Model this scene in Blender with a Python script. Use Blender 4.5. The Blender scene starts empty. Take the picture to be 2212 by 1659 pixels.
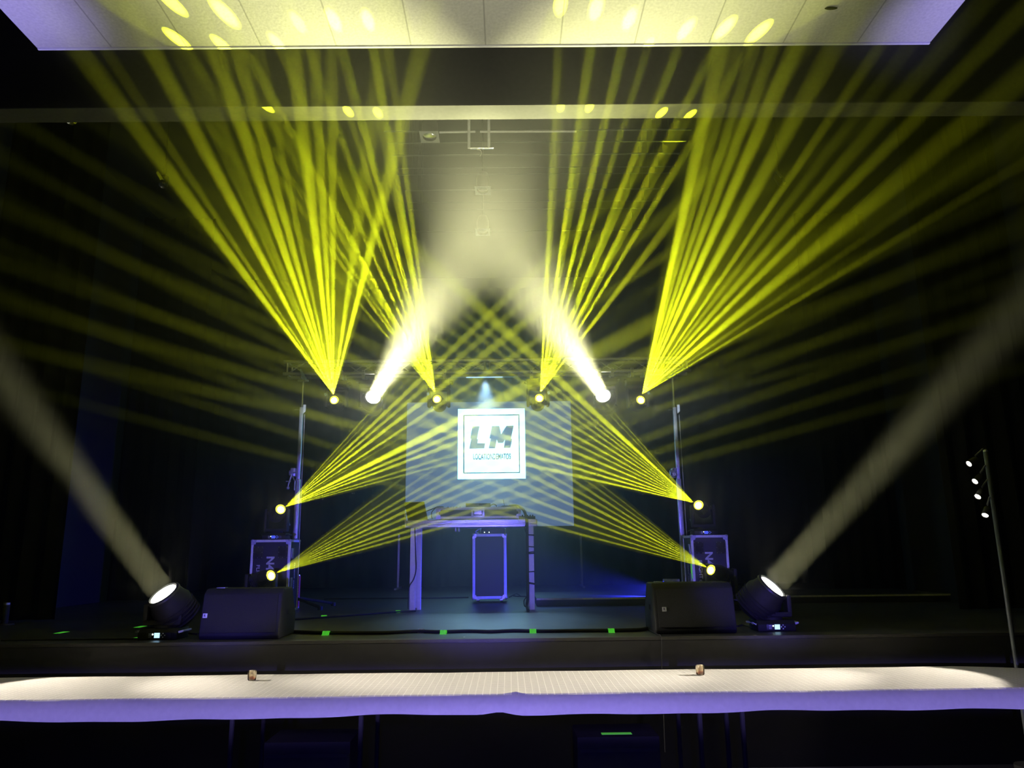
import bpy, bmesh, math, random
from mathutils import Vector, Matrix
random.seed(7)
sc = bpy.context.scene
COL = sc.collection

# ---------------------------------------------------------------- camera
FPX, PITCH, YAW, ROLL = 1640.0, math.radians(12.4), math.radians(0.4), 0.011
CAM = Vector((0, 0, 1.62))
FWD = Vector((math.sin(YAW) * math.cos(PITCH), math.cos(YAW) * math.cos(PITCH), math.sin(PITCH)))
_r0 = FWD.cross(Vector((0, 0, 1))).normalized()
_u0 = _r0.cross(FWD)
RIGHT = _r0 * math.cos(ROLL) - _u0 * math.sin(ROLL)
UP = _r0 * math.sin(ROLL) + _u0 * math.cos(ROLL)
cd = bpy.data.cameras.new('camera')
cam = bpy.data.objects.new('camera', cd)
COL.objects.link(cam)
cd.sensor_width = 36.0
cd.sensor_fit = 'HORIZONTAL'
cd.lens = 36.0 * FPX / 2212.0
cd.clip_start, cd.clip_end = 0.05, 100
M = Matrix((RIGHT, UP, -FWD)).transposed().to_4x4()
M.translation = CAM
cam.matrix_world = M
sc.camera = cam

def ray(px, py):
    return FWD + RIGHT * ((px - 1106.0) / FPX) - UP * ((py - 829.5) / FPX)
def at(px, py, y):                 # the point on the plane at depth y
    d = ray(px, py)
    return CAM + d * (y / d.y)
def onz(px, py, z):                # the point on the level plane z
    d = ray(px, py)
    return CAM + d * ((z - CAM.z) / d.z)

# ---------------------------------------------------------------- world and exposure
w = bpy.data.worlds.new('world')
sc.world = w
w.use_nodes = True
w.node_tree.nodes['Background'].inputs[0].default_value = (0.0015, 0.002, 0.004, 1)
w.node_tree.nodes['Background'].inputs[1].default_value = 0.3
vs = sc.view_settings
vs.view_transform = 'Standard'
vs.look = 'None'
vs.gamma = 1.0
vs.exposure = 0.0
vs.use_curve_mapping = False
cy = sc.cycles
cy.use_adaptive_sampling = False
cy.use_denoising = True
cy.max_bounces = 5
cy.diffuse_bounces = 3
cy.glossy_bounces = 3
cy.transmission_bounces = 4
cy.transparent_max_bounces = 8
cy.volume_bounces = 0
cy.sample_clamp_indirect = 4.0
cy.use_light_tree = True
cy.volume_step_rate = 3.0
cy.caustics_reflective = False
cy.caustics_refractive = False

# ---------------------------------------------------------------- the main measures (metres)
STAGE, HALL, CEIL = 0.95, 0.0, 5.60        # stage floor, hall floor, ceiling panel
SOFFIT_Z, SOF0, SOF1 = 5.47, 6.03, 6.25    # proscenium header
FRONT = 6.22                               # stage front
TRUSS_Y = 9.9
HAZE, HAZE_OUT, HAZE_G = 0.12, 0.012, 0.68

# ---------------------------------------------------------------- large lights
def lookrot(d):
    return Vector(d).normalized().to_track_quat('-Z', 'Y').to_euler()

def gobo_spot(name, loc, pts, color, power, fill=0.02, widen=1.1):
    """a moving head with a beam gobo: one spot lamp whose light leaves in narrow beams.
    pts: (target point, angular radius in degrees, strength)"""
    loc = Vector(loc)
    dirs = [((Vector(p) - loc).normalized(), r, s) for p, r, s in pts]
    ax = Vector((0, 0, 0))
    for d, _, _ in dirs:
        ax += d
    ax.normalize()
    # the fan is a thin sheet: find its wide direction and fit an elliptical cone round it
    best = None
    u0 = ax.orthogonal().normalized()
    v0 = ax.cross(u0)
    for k in range(180):
        t = math.pi * k / 180
        u = u0 * math.cos(t) + v0 * math.sin(t)
        v = ax.cross(u)
        tv = max(abs(d.dot(v) / d.dot(ax)) for d, _, _ in dirs)
        if best is None or tv < best[0]:
            best = (tv, u, v)
    tv, u, v = best
    mid = [d.dot(u) / d.dot(ax) for d, _, _ in dirs]
    ax = (ax + u * (max(mid) + min(mid)) / 2).normalized()
    u = (u - ax * u.dot(ax)).normalized()
    v = ax.cross(u)
    pad = math.tan(math.radians(2.0))
    tu = max(abs(d.dot(u) / d.dot(ax)) for d, _, _ in dirs) + pad
    tv = max(abs(d.dot(v) / d.dot(ax)) for d, _, _ in dirs) + pad
    tu *= 1.06
    tv *= 1.15
    ld = bpy.data.lights.new(name, 'SPOT')
    ld.energy = power
    ld.color = color
    ld.spot_size = 2 * math.atan(tu)
    ld.spot_blend = 0.12
    ld.shadow_soft_size = 0.0
    ld.use_nodes = True
    nt = ld.node_tree
    em = nt.nodes['Emission']
    geo = nt.nodes.new('ShaderNodeNewGeometry')
    acc = None
    for d, r, s in dirs:
        dist = nt.nodes.new('ShaderNodeVectorMath'); dist.operation = 'DISTANCE'
        nt.links.new(geo.outputs['Incoming'], dist.inputs[0])
        dist.inputs[1].default_value = d
        mr = nt.nodes.new('ShaderNodeMapRange'); mr.interpolation_type = 'SMOOTHSTEP'
        rr = math.radians(r) * widen
        mr.inputs['From Min'].default_value = rr * 1.25
        mr.inputs['From Max'].default_value = rr * 0.55
        mr.inputs['To Min'].default_value = 0.0
        mr.inputs['To Max'].default_value = s
        nt.links.new(dist.outputs['Value'], mr.inputs['Value'])
        add = nt.nodes.new('ShaderNodeMath'); add.operation = 'ADD'
        nt.links.new(mr.outputs['Result'], add.inputs[0])
        if acc is None:
            add.inputs[1].default_value = fill
        else:
            nt.links.new(acc.outputs[0], add.inputs[1])
        acc = add
    nt.links.new(acc.outputs[0], em.inputs['Strength'])
    o = bpy.data.objects.new(name, ld)
    COL.objects.link(o)
    m = Matrix((u, (-ax).cross(u), -ax)).transposed()
    o.matrix_world = Matrix.LocRotScale(loc, m.to_quaternion(), Vector((1, tv / tu, 1)))
    return o

def disc_light(name, loc, target, size, spread, color, power):
    ld = bpy.data.lights.new(name, 'AREA')
    ld.shape = 'DISK'
    ld.size = size
    ld.spread = math.radians(spread)
    ld.color = color
    ld.energy = power
    o = bpy.data.objects.new(name, ld)
    COL.objects.link(o)
    o.location = loc
    o.rotation_euler = lookrot(Vector(target) - Vector(loc))
    return o

def spot_light(name, loc, target, angle, blend, color, power, soft=0.05):
    ld = bpy.data.lights.new(name, 'SPOT')
    ld.spot_size = math.radians(angle)
    ld.spot_blend = blend
    ld.color = color
    ld.energy = power
    ld.shadow_soft_size = soft
    o = bpy.data.objects.new(name, ld)
    COL.objects.link(o)
    o.location = loc
    o.rotation_euler = lookrot(Vector(target) - Vector(loc))
    return o

YELLOW = (0.89, 1.0, 0.011)
WARM = (1.0, 0.98, 0.48)

# --- lens centres of the moving heads, where they hang or stand
L_OUT_L = at(722, 864, TRUSS_Y - 0.12)
L_OUT_R = at(1384, 864, TRUSS_Y - 0.12)
L_IN_L = at(944, 862, TRUSS_Y - 0.12)
L_IN_R = at(1165, 860, TRUSS_Y - 0.12)
L_WH_L = at(806, 858, TRUSS_Y - 0.12)
L_WH_R = at(1303, 855, TRUSS_Y - 0.12)
L_UP_L = at(606, 1100, 9.30)
L_UP_R = at(1509, 1091, 9.30)
L_LO_L = at(585, 1243, 8.75)
L_LO_R = at(1536, 1231, 8.75)
L_FR_L = at(353, 1283, 6.52)
L_FR_R = at(1668, 1267, 6.62)

def fan_up(ox, oy, rows):
    """truss fans. rows: (angle from vertical in the view, height in the view where the beam lands, radius, strength)"""
    out = []
    for ang, yh, r, s in rows:
        x = ox + math.tan(math.radians(ang)) * (oy - yh)
        if yh > 200:
            p = onz(x, yh, SOFFIT_Z)
        else:
            p = onz(x, yh, CEIL)
        out.append((p, r, s))
    return out

def fan_side(ox, oy, sign, rows, src, reach=0.9):
    """fans that cross the stage. rows: (angle above horizontal in the view, radius, strength)"""
    out = []
    for k, (ang, r, s) in enumerate(rows):
        x = ox + sign * 520
        y = oy - 520 * math.tan(math.radians(ang))
        p = at(x, y, src.y - reach)
        out.append((p, r, s))
    return out

def fan_sheet(ox, oy, src, slope, rows):
    """truss fans laid in one sheet through the lamp: it rises by slope for each metre towards the hall"""
    out = []
    for ang, r, s in rows:
        d = ray(ox + math.sin(math.radians(ang)) * 700, oy - math.cos(math.radians(ang)) * 700)
        # CAM + t d on the sheet  z - src.z + slope (y - src.y) = 0
        t = (src.z - CAM.z + slope * (src.y - CAM.y)) / (d.z + slope * d.y)
        out.append((CAM + d * t, r, s))
    return out

S_OUT_L, S_OUT_R = at(720.5, 852, TRUSS_Y - 0.2), at(1387, 852, TRUSS_Y - 0.2)
outer_l = fan_sheet(720.5, 852, S_OUT_L, 0.31, [(-36.5, .85, .75), (-33.5, .5, .45), (-27.8, .72, 1.0), (-24.5, .55, .3), (-22.6, .6, .35),
    (-19.0, .72, .95), (-15.6, .62, .8), (-12.2, .5, .45), (-6.6, .70, .95), (-3.2, .55, .75), (-0.3, .55, .7), (7.5, .5, .45), (9.0, .45, .4), (14.2, .75, .6)])
outer_r = fan_sheet(1387, 852, S_OUT_R, 0.31, [(12.9, .75, 1.0), (15.4, .5, .55), (18.0, .55, .6), (20.6, .6, .75), (23.9, .72, 1.0), (28.9, .85, .65), (34.3, .5, .85),
    (37.5, .6, .3), (41.0, .75, .5), (44.8, .72, .95), (50.2, 1.15, .8), (55.0, .6, .35), (58.7, .6, .75)])
inner_l = fan_up(938, 848, [(-10.1, 45, .42, 1), (-15.1, 45, .45, 1), (-20.2, 50, .42, .7), (-24.2, 92, .42, .7), (-28.9, 30, .5, 1), (-31.4, 97, .4, .5), (-36, 85, .42, .6), (-33.9, 8, .4, .6),
    (-11.4, 244, .4, .55), (-17, 241, .4, .6), (-30.4, 231, .4, .5), (-7.5, -60, .4, .55), (-40.5, -250, .4, .3)])
inner_r = fan_up(1168, 847, [(2.9, 10, .40, .6), (8.2, 20, .45, 1), (13.4, 42, .45, 1), (17.2, 99, .4, .6), (21.8, 65, .45, 1), (26.8, 62, .45, 1), (31.2, 70, .45, .8),
    (4.0, 232, .35, .4), (9.7, 232, .38, .45), (23.4, 244, .4, .6), (28.3, 248, .38, .5), (37.5, -250, .7, .3)])
upper_l = fan_side(616, 1095, 1, [(48.2, .35, .6), (46.0, .3, .35), (43.3, .55, .95), (40.6, .5, .8), (37.5, .6, 1), (33.5, .45, 1), (31.0, .3, .3), (26.6, .9, 1), (23.2, .5, .9), (20.6, .5, .85), (17.2, .4, .5), (15.0, .35, .5)], L_UP_L)
upper_r = fan_side(1499, 1086, -1, [(48.5, .3, .5), (46.3, .3, .4), (42.3, .85, .85), (39.6, .4, .7), (37.6, .4, .7), (35.2, .4, .7), (32.5, .45, .75), (29.3, .45, .8), (26.3, .4, .7), (23.0, .5, .8), (19.2, .5, .9), (16.2, .5, .9), (12.9, .5, .85)], L_UP_R)
lower_l = fan_side(597, 1237, 1, [(36.9, .35, .35), (33.2, .35, .5), (30.3, .4, .75), (28.0, .4, .7), (25.4, .45, .95), (23.0, .4, .8), (20.0, .45, .9), (17.6, .4, .8), (15.3, .4, .7)], L_LO_L, 0.5)
lower_r = fan_side(1527, 1225, -1, [(38.0, .3, .35), (35.6, .35, .5), (33.0, .4, .8), (30.4, .4, .85), (27.6, .5, 1), (24.6, .4, .8), (21.2, .45, .9), (17.8, .4, .8), (14.6, .4, .7)], L_LO_R, 0.5)

PY = 105000
def front_of(lens, pts, dist=0.09):
    ax = Vector((0, 0, 0))
    for p, _, _ in pts:
        ax += (p - lens).normalized()
    return lens + ax.normalized() * dist
gobo_spot('yellow beam lamp', S_OUT_L, outer_l, YELLOW, PY * 1.2, .035)
gobo_spot('yellow beam lamp', S_OUT_R, outer_r, YELLOW, PY * 1.2, .035)
for k in (0, 1):                     # the prism throws two sheets: a low one to the ceiling panel and a high one to the header
    gobo_spot('yellow beam lamp', at(940, 848, TRUSS_Y - 0.2), [q for q in inner_l if (q[0].z < 5.5) == bool(k)], YELLOW, PY * 1.7, .0035, 1.3)
    gobo_spot('yellow beam lamp', at(1167.5, 847, TRUSS_Y - 0.2), [q for q in inner_r if (q[0].z < 5.5) == bool(k)], YELLOW, PY * 1.7, .0035, 1.3)
gobo_spot('yellow beam lamp', at(616, 1095, 9.22), upper_l, YELLOW, PY * 1.85, .025, 1.5)
gobo_spot('yellow beam lamp', at(1499, 1086, 9.22), upper_r, YELLOW, PY * 1.85, .025, 1.5)
gobo_spot('yellow beam lamp', at(596, 1238, 8.68), lower_l, YELLOW, PY * 1.35, .025, 1.5)
gobo_spot('yellow beam lamp', at(1528, 1226, 8.68), lower_r, YELLOW, PY * 1.35, .025, 1.5)

# --- white wash heads on the truss and at the stage front
WH_T_L, WH_T_R = at(1075, 430, 7.25), at(1032, 430, 7.25)
d = (WH_T_L - L_WH_L).normalized()
disc_light('white wash lamp', L_WH_L + d * 0.10, WH_T_L, 0.19, 26, WARM, 70)
d = (WH_T_R - L_WH_R).normalized()
disc_light('white wash lamp', L_WH_R + d * 0.10, WH_T_R, 0.19, 26, WARM, 70)
FR_T_L, FR_T_R = at(0, 800, 5.4), at(2212, 660, 5.4)
d = (FR_T_L - L_FR_L).normalized()
disc_light('white beam lamp', L_FR_L + d * 0.06, FR_T_L, 0.21, 8, WARM, 24)
d = (FR_T_R - L_FR_R).normalized()
disc_light('white beam lamp', L_FR_R + d * 0.06, FR_T_R, 0.21, 8, WARM, 24)

# --- hall lamps: low blue washes from both sides behind the camera, violet uplights on the ceiling panel, warm spots over the table ends
def flat_spot(name, loc, target, wide, tall, blend, color, power, soft=.1):
    """a lamp with barn doors: an elliptical cone, wide and low"""
    o = spot_light(name, loc, target, wide, blend, color, power, soft)
    o.scale = (1, math.tan(math.radians(tall / 2)) / math.tan(math.radians(wide / 2)), 1)
    return o
BLUE = (.17, .13, 1.0)
CLOTH_B = (.33, .26, 1.0)
flat_spot('blue hall wash', (-1.2, -2.6, 1.35), (-2.62, 9.3, 1.75), 9, 11, .5, BLUE, 2900)
flat_spot('blue hall wash', (1.1, -2.6, 1.35), (2.42, 9.3, 1.75), 9, 11, .5, BLUE, 2900)
flat_spot('blue hall wash', (.4, -2.6, 1.35), (-.45, 9.2, 1.40), 11, 8, .5, BLUE, 2900)
flat_spot('added cool truss fill', (0, -2.6, 1.6), (-.1, 9.8, 3.35), 32, 4, .5, (.62, .74, 1.0), 6500)  # added front fill to brighten the truss, not a known lamp
flat_spot('blue table wash', (-2.4, -1.6, 1.05), (-2.6, 5.0, .635), 76, 2.6, .6, CLOTH_B, 2500)
flat_spot('blue table wash', (2.4, -1.6, 1.05), (2.6, 5.0, .635), 76, 2.6, .6, CLOTH_B, 2500)
VIOLET = (.40, .34, 1.0)
spot_light('violet ceiling wash', (-4.9, 2.6, 1.3), (-3.9, 4.7, 5.55), 21, .9, VIOLET, 1250, .1)
spot_light('violet ceiling wash', (4.9, 2.6, 1.3), (3.75, 4.9, 5.55), 20, .9, VIOLET, 1250, .1)
spot_light('added warm ceiling fill', (-.2, 1.0, 1.0), (-.2, 4.9, 5.6), 62, 1.0, (1.0, .95, .70), 680, .1)  # added fill that evens out the ceiling panel, unseen source
flat_spot('added blue floor fill', (0, -1.6, 2.3), (0, 3.9, 0), 84, 26, .8, (.06, .05, 1.0), 420)  # added low fill to tint the dark hall floor blue
TABLE_W = (1.0, .90, .74)
for sx, xx in ((1, 3.68), (-1, -3.78)):
    spot_light('warm table spot', (xx, 5.88, 2.06), (-sx * .5, 5.5, .75), 30, .9, TABLE_W, 1250, .03)
    spot_light('warm table spot', (xx, 5.88, 2.00), (sx * 1.5, 5.5, .75), 40, .9, TABLE_W, 520, .03)
    spot_light('warm table spot', (xx, 5.88, 1.92), (2.55 if sx > 0 else -2.95, 5.45, .75), 52, .25, TABLE_W, 210, .03)
# --- added lamp under the truss bar for a cool pool before the table
spot_light('added cool pool lamp', at(1048, 822, TRUSS_Y - .03), (-.16, 8.05, STAGE), 44, 1.0, (.36, .66, 1.0), 620, .04)
# --- blue LED bar on the riser behind the right monitor
spot_light('blue floor lamp', Vector((at(1440, 1262, 9.95).x - .12, 9.97, STAGE + .19)), (0.9, 10.05, STAGE + .05), 70, .8, (.03, .04, 1.0), 900, .03)

# ---------------------------------------------------------------- helpers: materials
def mat(name, col, rough=0.6, metal=0.0, var=0.15, scale=25.0, bump=0.0, spec=0.5):
    m = bpy.data.materials.new(name)
    m.use_nodes = True
    nt = m.node_tree
    b = nt.nodes['Principled BSDF']
    b.inputs['Roughness'].default_value = rough
    b.inputs['Metallic'].default_value = metal
    b.inputs['Specular IOR Level'].default_value = spec
    tc = nt.nodes.new('ShaderNodeTexCoord')
    nz = nt.nodes.new('ShaderNodeTexNoise')
    nz.inputs['Scale'].default_value = scale
    nz.inputs['Detail'].default_value = 4
    nt.links.new(tc.outputs['Object'], nz.inputs['Vector'])
    rp = nt.nodes.new('ShaderNodeValToRGB')
    rp.color_ramp.elements[0].position = 0.3
    rp.color_ramp.elements[1].position = 0.7
    rp.color_ramp.elements[0].color = (*[c * (1 - var) for c in col], 1)
    rp.color_ramp.elements[1].color = (*[min(1, c * (1 + var)) for c in col], 1)
    nt.links.new(nz.outputs['Fac'], rp.inputs['Fac'])
    nt.links.new(rp.outputs['Color'], b.inputs['Base Color'])
    if bump:
        bp = nt.nodes.new('ShaderNodeBump')
        bp.inputs['Strength'].default_value = bump
        bp.inputs['Distance'].default_value = 0.01
        nt.links.new(nz.outputs['Fac'], bp.inputs['Height'])
        nt.links.new(bp.outputs['Normal'], b.inputs['Normal'])
    return m

def glow(name, col, strength, sample='NONE'):
    m = bpy.data.materials.new(name)
    m.use_nodes = True
    nt = m.node_tree
    nt.nodes.clear()
    out = nt.nodes.new('ShaderNodeOutputMaterial')
    e = nt.nodes.new('ShaderNodeEmission')
    e.inputs['Color'].default_value = (*col, 1)
    e.inputs['Strength'].default_value = strength
    nt.links.new(e.outputs[0], out.inputs['Surface'])
    m.cycles.emission_sampling = sample
    return m

def emissive_tape():
    m = mat('green emissive tape', (.22, .75, .14), .6, var=.1)     # green tape with a weak green emission added
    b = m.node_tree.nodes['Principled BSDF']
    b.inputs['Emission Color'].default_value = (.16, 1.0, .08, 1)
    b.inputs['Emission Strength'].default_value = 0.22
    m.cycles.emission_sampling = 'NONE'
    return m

MT = dict(
    black=mat('black lacquer', (.012, .012, .013), .45),
    blackmatt=mat('matt black', (.010, .010, .011), .85),
    drape=mat('black drape', (.006, .006, .007), .95, bump=.3, scale=8),
    wall=mat('dark wall paint', (.012, .012, .014), .9),
    soffit=mat('grey soffit paint', (.085, .085, .08), .8),
    stage=mat('black stage floor', (.040, .042, .046), .38, var=.35, scale=3.5, bump=.04, spec=1.0),
    riser=mat('riser board', (.03, .03, .032), .5),
    edge=mat('worn edge', (.035, .034, .031), .5),
    facialow=mat('stage base board', (.0025, .0025, .005), .9, spec=.2),
    riseredge=mat('pale riser edge', (.62, .60, .42), .5),
    facia=mat('stage front board', (.016, .016, .017), .6, scale=12),
    hall=mat('dark hall floor', (.006, .006, .018), .9, spec=.2),
    proscenium=mat('dark proscenium paint', (.05, .05, .045), .9),
    alu=mat('brushed aluminium', (.72, .72, .75), .38, 1.0, var=.06, scale=60),
    alupaint=mat('satin aluminium', (.80, .80, .84), .5, .0, var=.06, scale=40),
    chrome=mat('chrome', (.85, .86, .9), .15, 1.0, var=.03),
    galv=mat('galvanised steel', (.5, .52, .56), .4, .7, var=.12),
    casepanel=mat('laminate case panel', (.0065, .007, .011), .45, scale=30),
    casedark=mat('dark case panel', (.008, .009, .013), .5, scale=30),
    print=mat('white print', (.80, .80, .84), .6, var=.12),
    printdim=mat('grey print', (.60, .60, .66), .6, var=.2),
    speaker=mat('speaker coating', (.011, .012, .018), .7, scale=90, bump=.2),
    grille=mat('speaker grille', (.009, .010, .016), .65, scale=300, bump=.5),
    rubber=mat('black rubber', (.008, .008, .009), .7),
    pale_tint=mat('painted pale blue glint', (.30, .42, .50), .5),
    badge=mat('white badge', (.85, .85, .9), .4, var=.03),
    badgeink=mat('dark badge print', (.06, .05, .12), .5),
    green=emissive_tape(),
    whitetape=mat('white tape', (.75, .74, .72), .6),
    red=mat('red enamel', (.45, .03, .04), .4),
    wax=mat('red wax', (.42, .07, .03), .5),
    lidgrey=mat('dark laptop shell', (.03, .03, .03), .4, .3),
    yoke=mat('moving head shell', (.013, .013, .014), .68, spec=.3),
    polegrey=mat('dark grey pole paint', (.07, .08, .09), .4),
    screenback=mat('screen backing', (.35, .36, .40), .8),
)
GL = dict(
    yellow=glow('yellow lamp lens', (1.0, .93, .05), 3.0),
    core=glow('white hot lamp core', (1.0, 1.0, .72), 12.0),
    white=glow('warm white lens', (1.0, .98, .80), 22.0, 'AUTO'),
    small=glow('small warm lens', (1.0, .95, .82), 12.0),
    display=glow('blue white display', (.42, .72, 1.0), 1.6),
    led=glow('indicator', (.8, 1.0, .9), 2.5),
    ledblue=glow('blue indicator', (.08, .12, 1.0), .9),
    screen=glow('projected blue grey', (.085, .145, .30), 1.1, 'FRONT'),
    logo=glow('projected pale cyan', (.45, 1.12, 1.3), 3.2, 'FRONT'),
    line=glow('projected dark blue', (.004, .045, .13), 1.5),
    poolstrip=glow('added pale blue strip', (.36, .66, 1.0), 1.5),
    bluebar=glow('blue tube', (.03, .05, 1.0), 3.0),
)

def cloth_mat():
    m = mat('white jacquard cloth', (.70, .68, .65), .85, var=.04, scale=30)
    nt = m.node_tree
    b = nt.nodes['Principled BSDF']
    tc = nt.nodes.new('ShaderNodeTexCoord')
    br = nt.nodes.new('ShaderNodeTexBrick')
    br.offset = 0.0
    br.inputs['Scale'].default_value = 1.0
    br.inputs['Brick Width'].default_value = 0.045
    br.inputs['Row Height'].default_value = 0.035
    br.inputs['Mortar Size'].default_value = 0.004
    br.inputs['Mortar Smooth'].default_value = 0.3
    br.inputs['Color1'].default_value = (0, 0, 0, 1)
    br.inputs['Color2'].default_value = (0, 0, 0, 1)
    br.inputs['Mortar'].default_value = (1, 1, 1, 1)
    nt.links.new(tc.outputs['Object'], br.inputs['Vector'])
    bp = nt.nodes.new('ShaderNodeBump')
    bp.inputs['Strength'].default_value = 0.5
    bp.inputs['Distance'].default_value = 0.004
    bp.inputs['Strength'].default_value = 0.9
    geo = nt.nodes.new('ShaderNodeNewGeometry')          # grid masked off the drop, as if washed out by light
    sp = nt.nodes.new('ShaderNodeSeparateXYZ')
    nt.links.new(geo.outputs['Position'], sp.inputs[0])
    ls = nt.nodes.new('ShaderNodeMath'); ls.operation = 'GREATER_THAN'
    nt.links.new(sp.outputs['Z'], ls.inputs[0])
    ls.inputs[1].default_value = 0.741
    mu = nt.nodes.new('ShaderNodeMath'); mu.operation = 'MULTIPLY'
    nt.links.new(br.outputs['Color'], mu.inputs[0])
    nt.links.new(ls.outputs[0], mu.inputs[1])
    nt.links.new(mu.outputs[0], bp.inputs['Height'])
    nt.links.new(bp.outputs['Normal'], b.inputs['Normal'])
    mx = nt.nodes.new('ShaderNodeMix')
    mx.data_type = 'RGBA'
    nt.links.new(mu.outputs[0], mx.inputs['Factor'])
    src = b.inputs['Base Color'].links[0].from_socket
    nt.links.new(src, mx.inputs['A'])
    mx.inputs['B'].default_value = (.90, .88, .84, 1)
    nt.links.new(mx.outputs['Result'], b.inputs['Base Color'])
    return m
MT['cloth'] = cloth_mat()

def ceiling_mat():
    m = mat('white acoustic panel', (.66, .65, .62), .9, var=.10, scale=45, bump=.15)
    nt = m.node_tree
    b = nt.nodes['Principled BSDF']
    tc = nt.nodes.new('ShaderNodeTexCoord')
    br = nt.nodes.new('ShaderNodeTexBrick')
    br.offset = 0.0
    br.inputs['Scale'].default_value = 1.0
    br.inputs['Brick Width'].default_value = 0.60
    br.inputs['Row Height'].default_value = 2.4
    br.inputs['Mortar Size'].default_value = 0.006
    br.inputs['Mortar Smooth'].default_value = 0.1
    br.inputs['Color1'].default_value = (1, 1, 1, 1)
    br.inputs['Color2'].default_value = (.93, .93, .93, 1)
    br.inputs['Mortar'].default_value = (.62, .62, .62, 1)
    nt.links.new(tc.outputs['Object'], br.inputs['Vector'])
    mx = nt.nodes.new('ShaderNodeMix')
    mx.data_type = 'RGBA'
    mx.blend_type = 'MULTIPLY'
    mx.inputs['Factor'].default_value = 1.0
    src = b.inputs['Base Color'].links[0].from_socket
    nt.links.new(src, mx.inputs['A'])
    nt.links.new(br.outputs['Color'], mx.inputs['B'])
    nt.links.new(mx.outputs['Result'], b.inputs['Base Color'])
    return m
MT['ceiling'] = ceiling_mat()

def glass_mat():
    m = bpy.data.materials.new('clear amber glass')
    m.use_nodes = True
    nt = m.node_tree
    nt.nodes.clear()
    out = nt.nodes.new('ShaderNodeOutputMaterial')
    tr = nt.nodes.new('ShaderNodeBsdfTransparent')
    tr.inputs['Color'].default_value = (1.0, .96, .86, 1)
    tl = nt.nodes.new('ShaderNodeBsdfTranslucent')
    tl.inputs['Color'].default_value = (.95, .88, .74, 1)
    gl = nt.nodes.new('ShaderNodeBsdfGlossy')
    gl.inputs['Roughness'].default_value = 0.08
    lw = nt.nodes.new('ShaderNodeFresnel')
    lw.inputs['IOR'].default_value = 1.45
    a = nt.nodes.new('ShaderNodeMixShader')
    a.inputs['Fac'].default_value = 0.28
    nt.links.new(tr.outputs[0], a.inputs[1])
    nt.links.new(tl.outputs[0], a.inputs[2])
    b = nt.nodes.new('ShaderNodeMixShader')
    nt.links.new(lw.outputs[0], b.inputs['Fac'])
    nt.links.new(a.outputs[0], b.inputs[1])
    nt.links.new(gl.outputs[0], b.inputs[2])
    nt.links.new(b.outputs[0], out.inputs['Surface'])
    return m
MT['glass'] = glass_mat()

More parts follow.
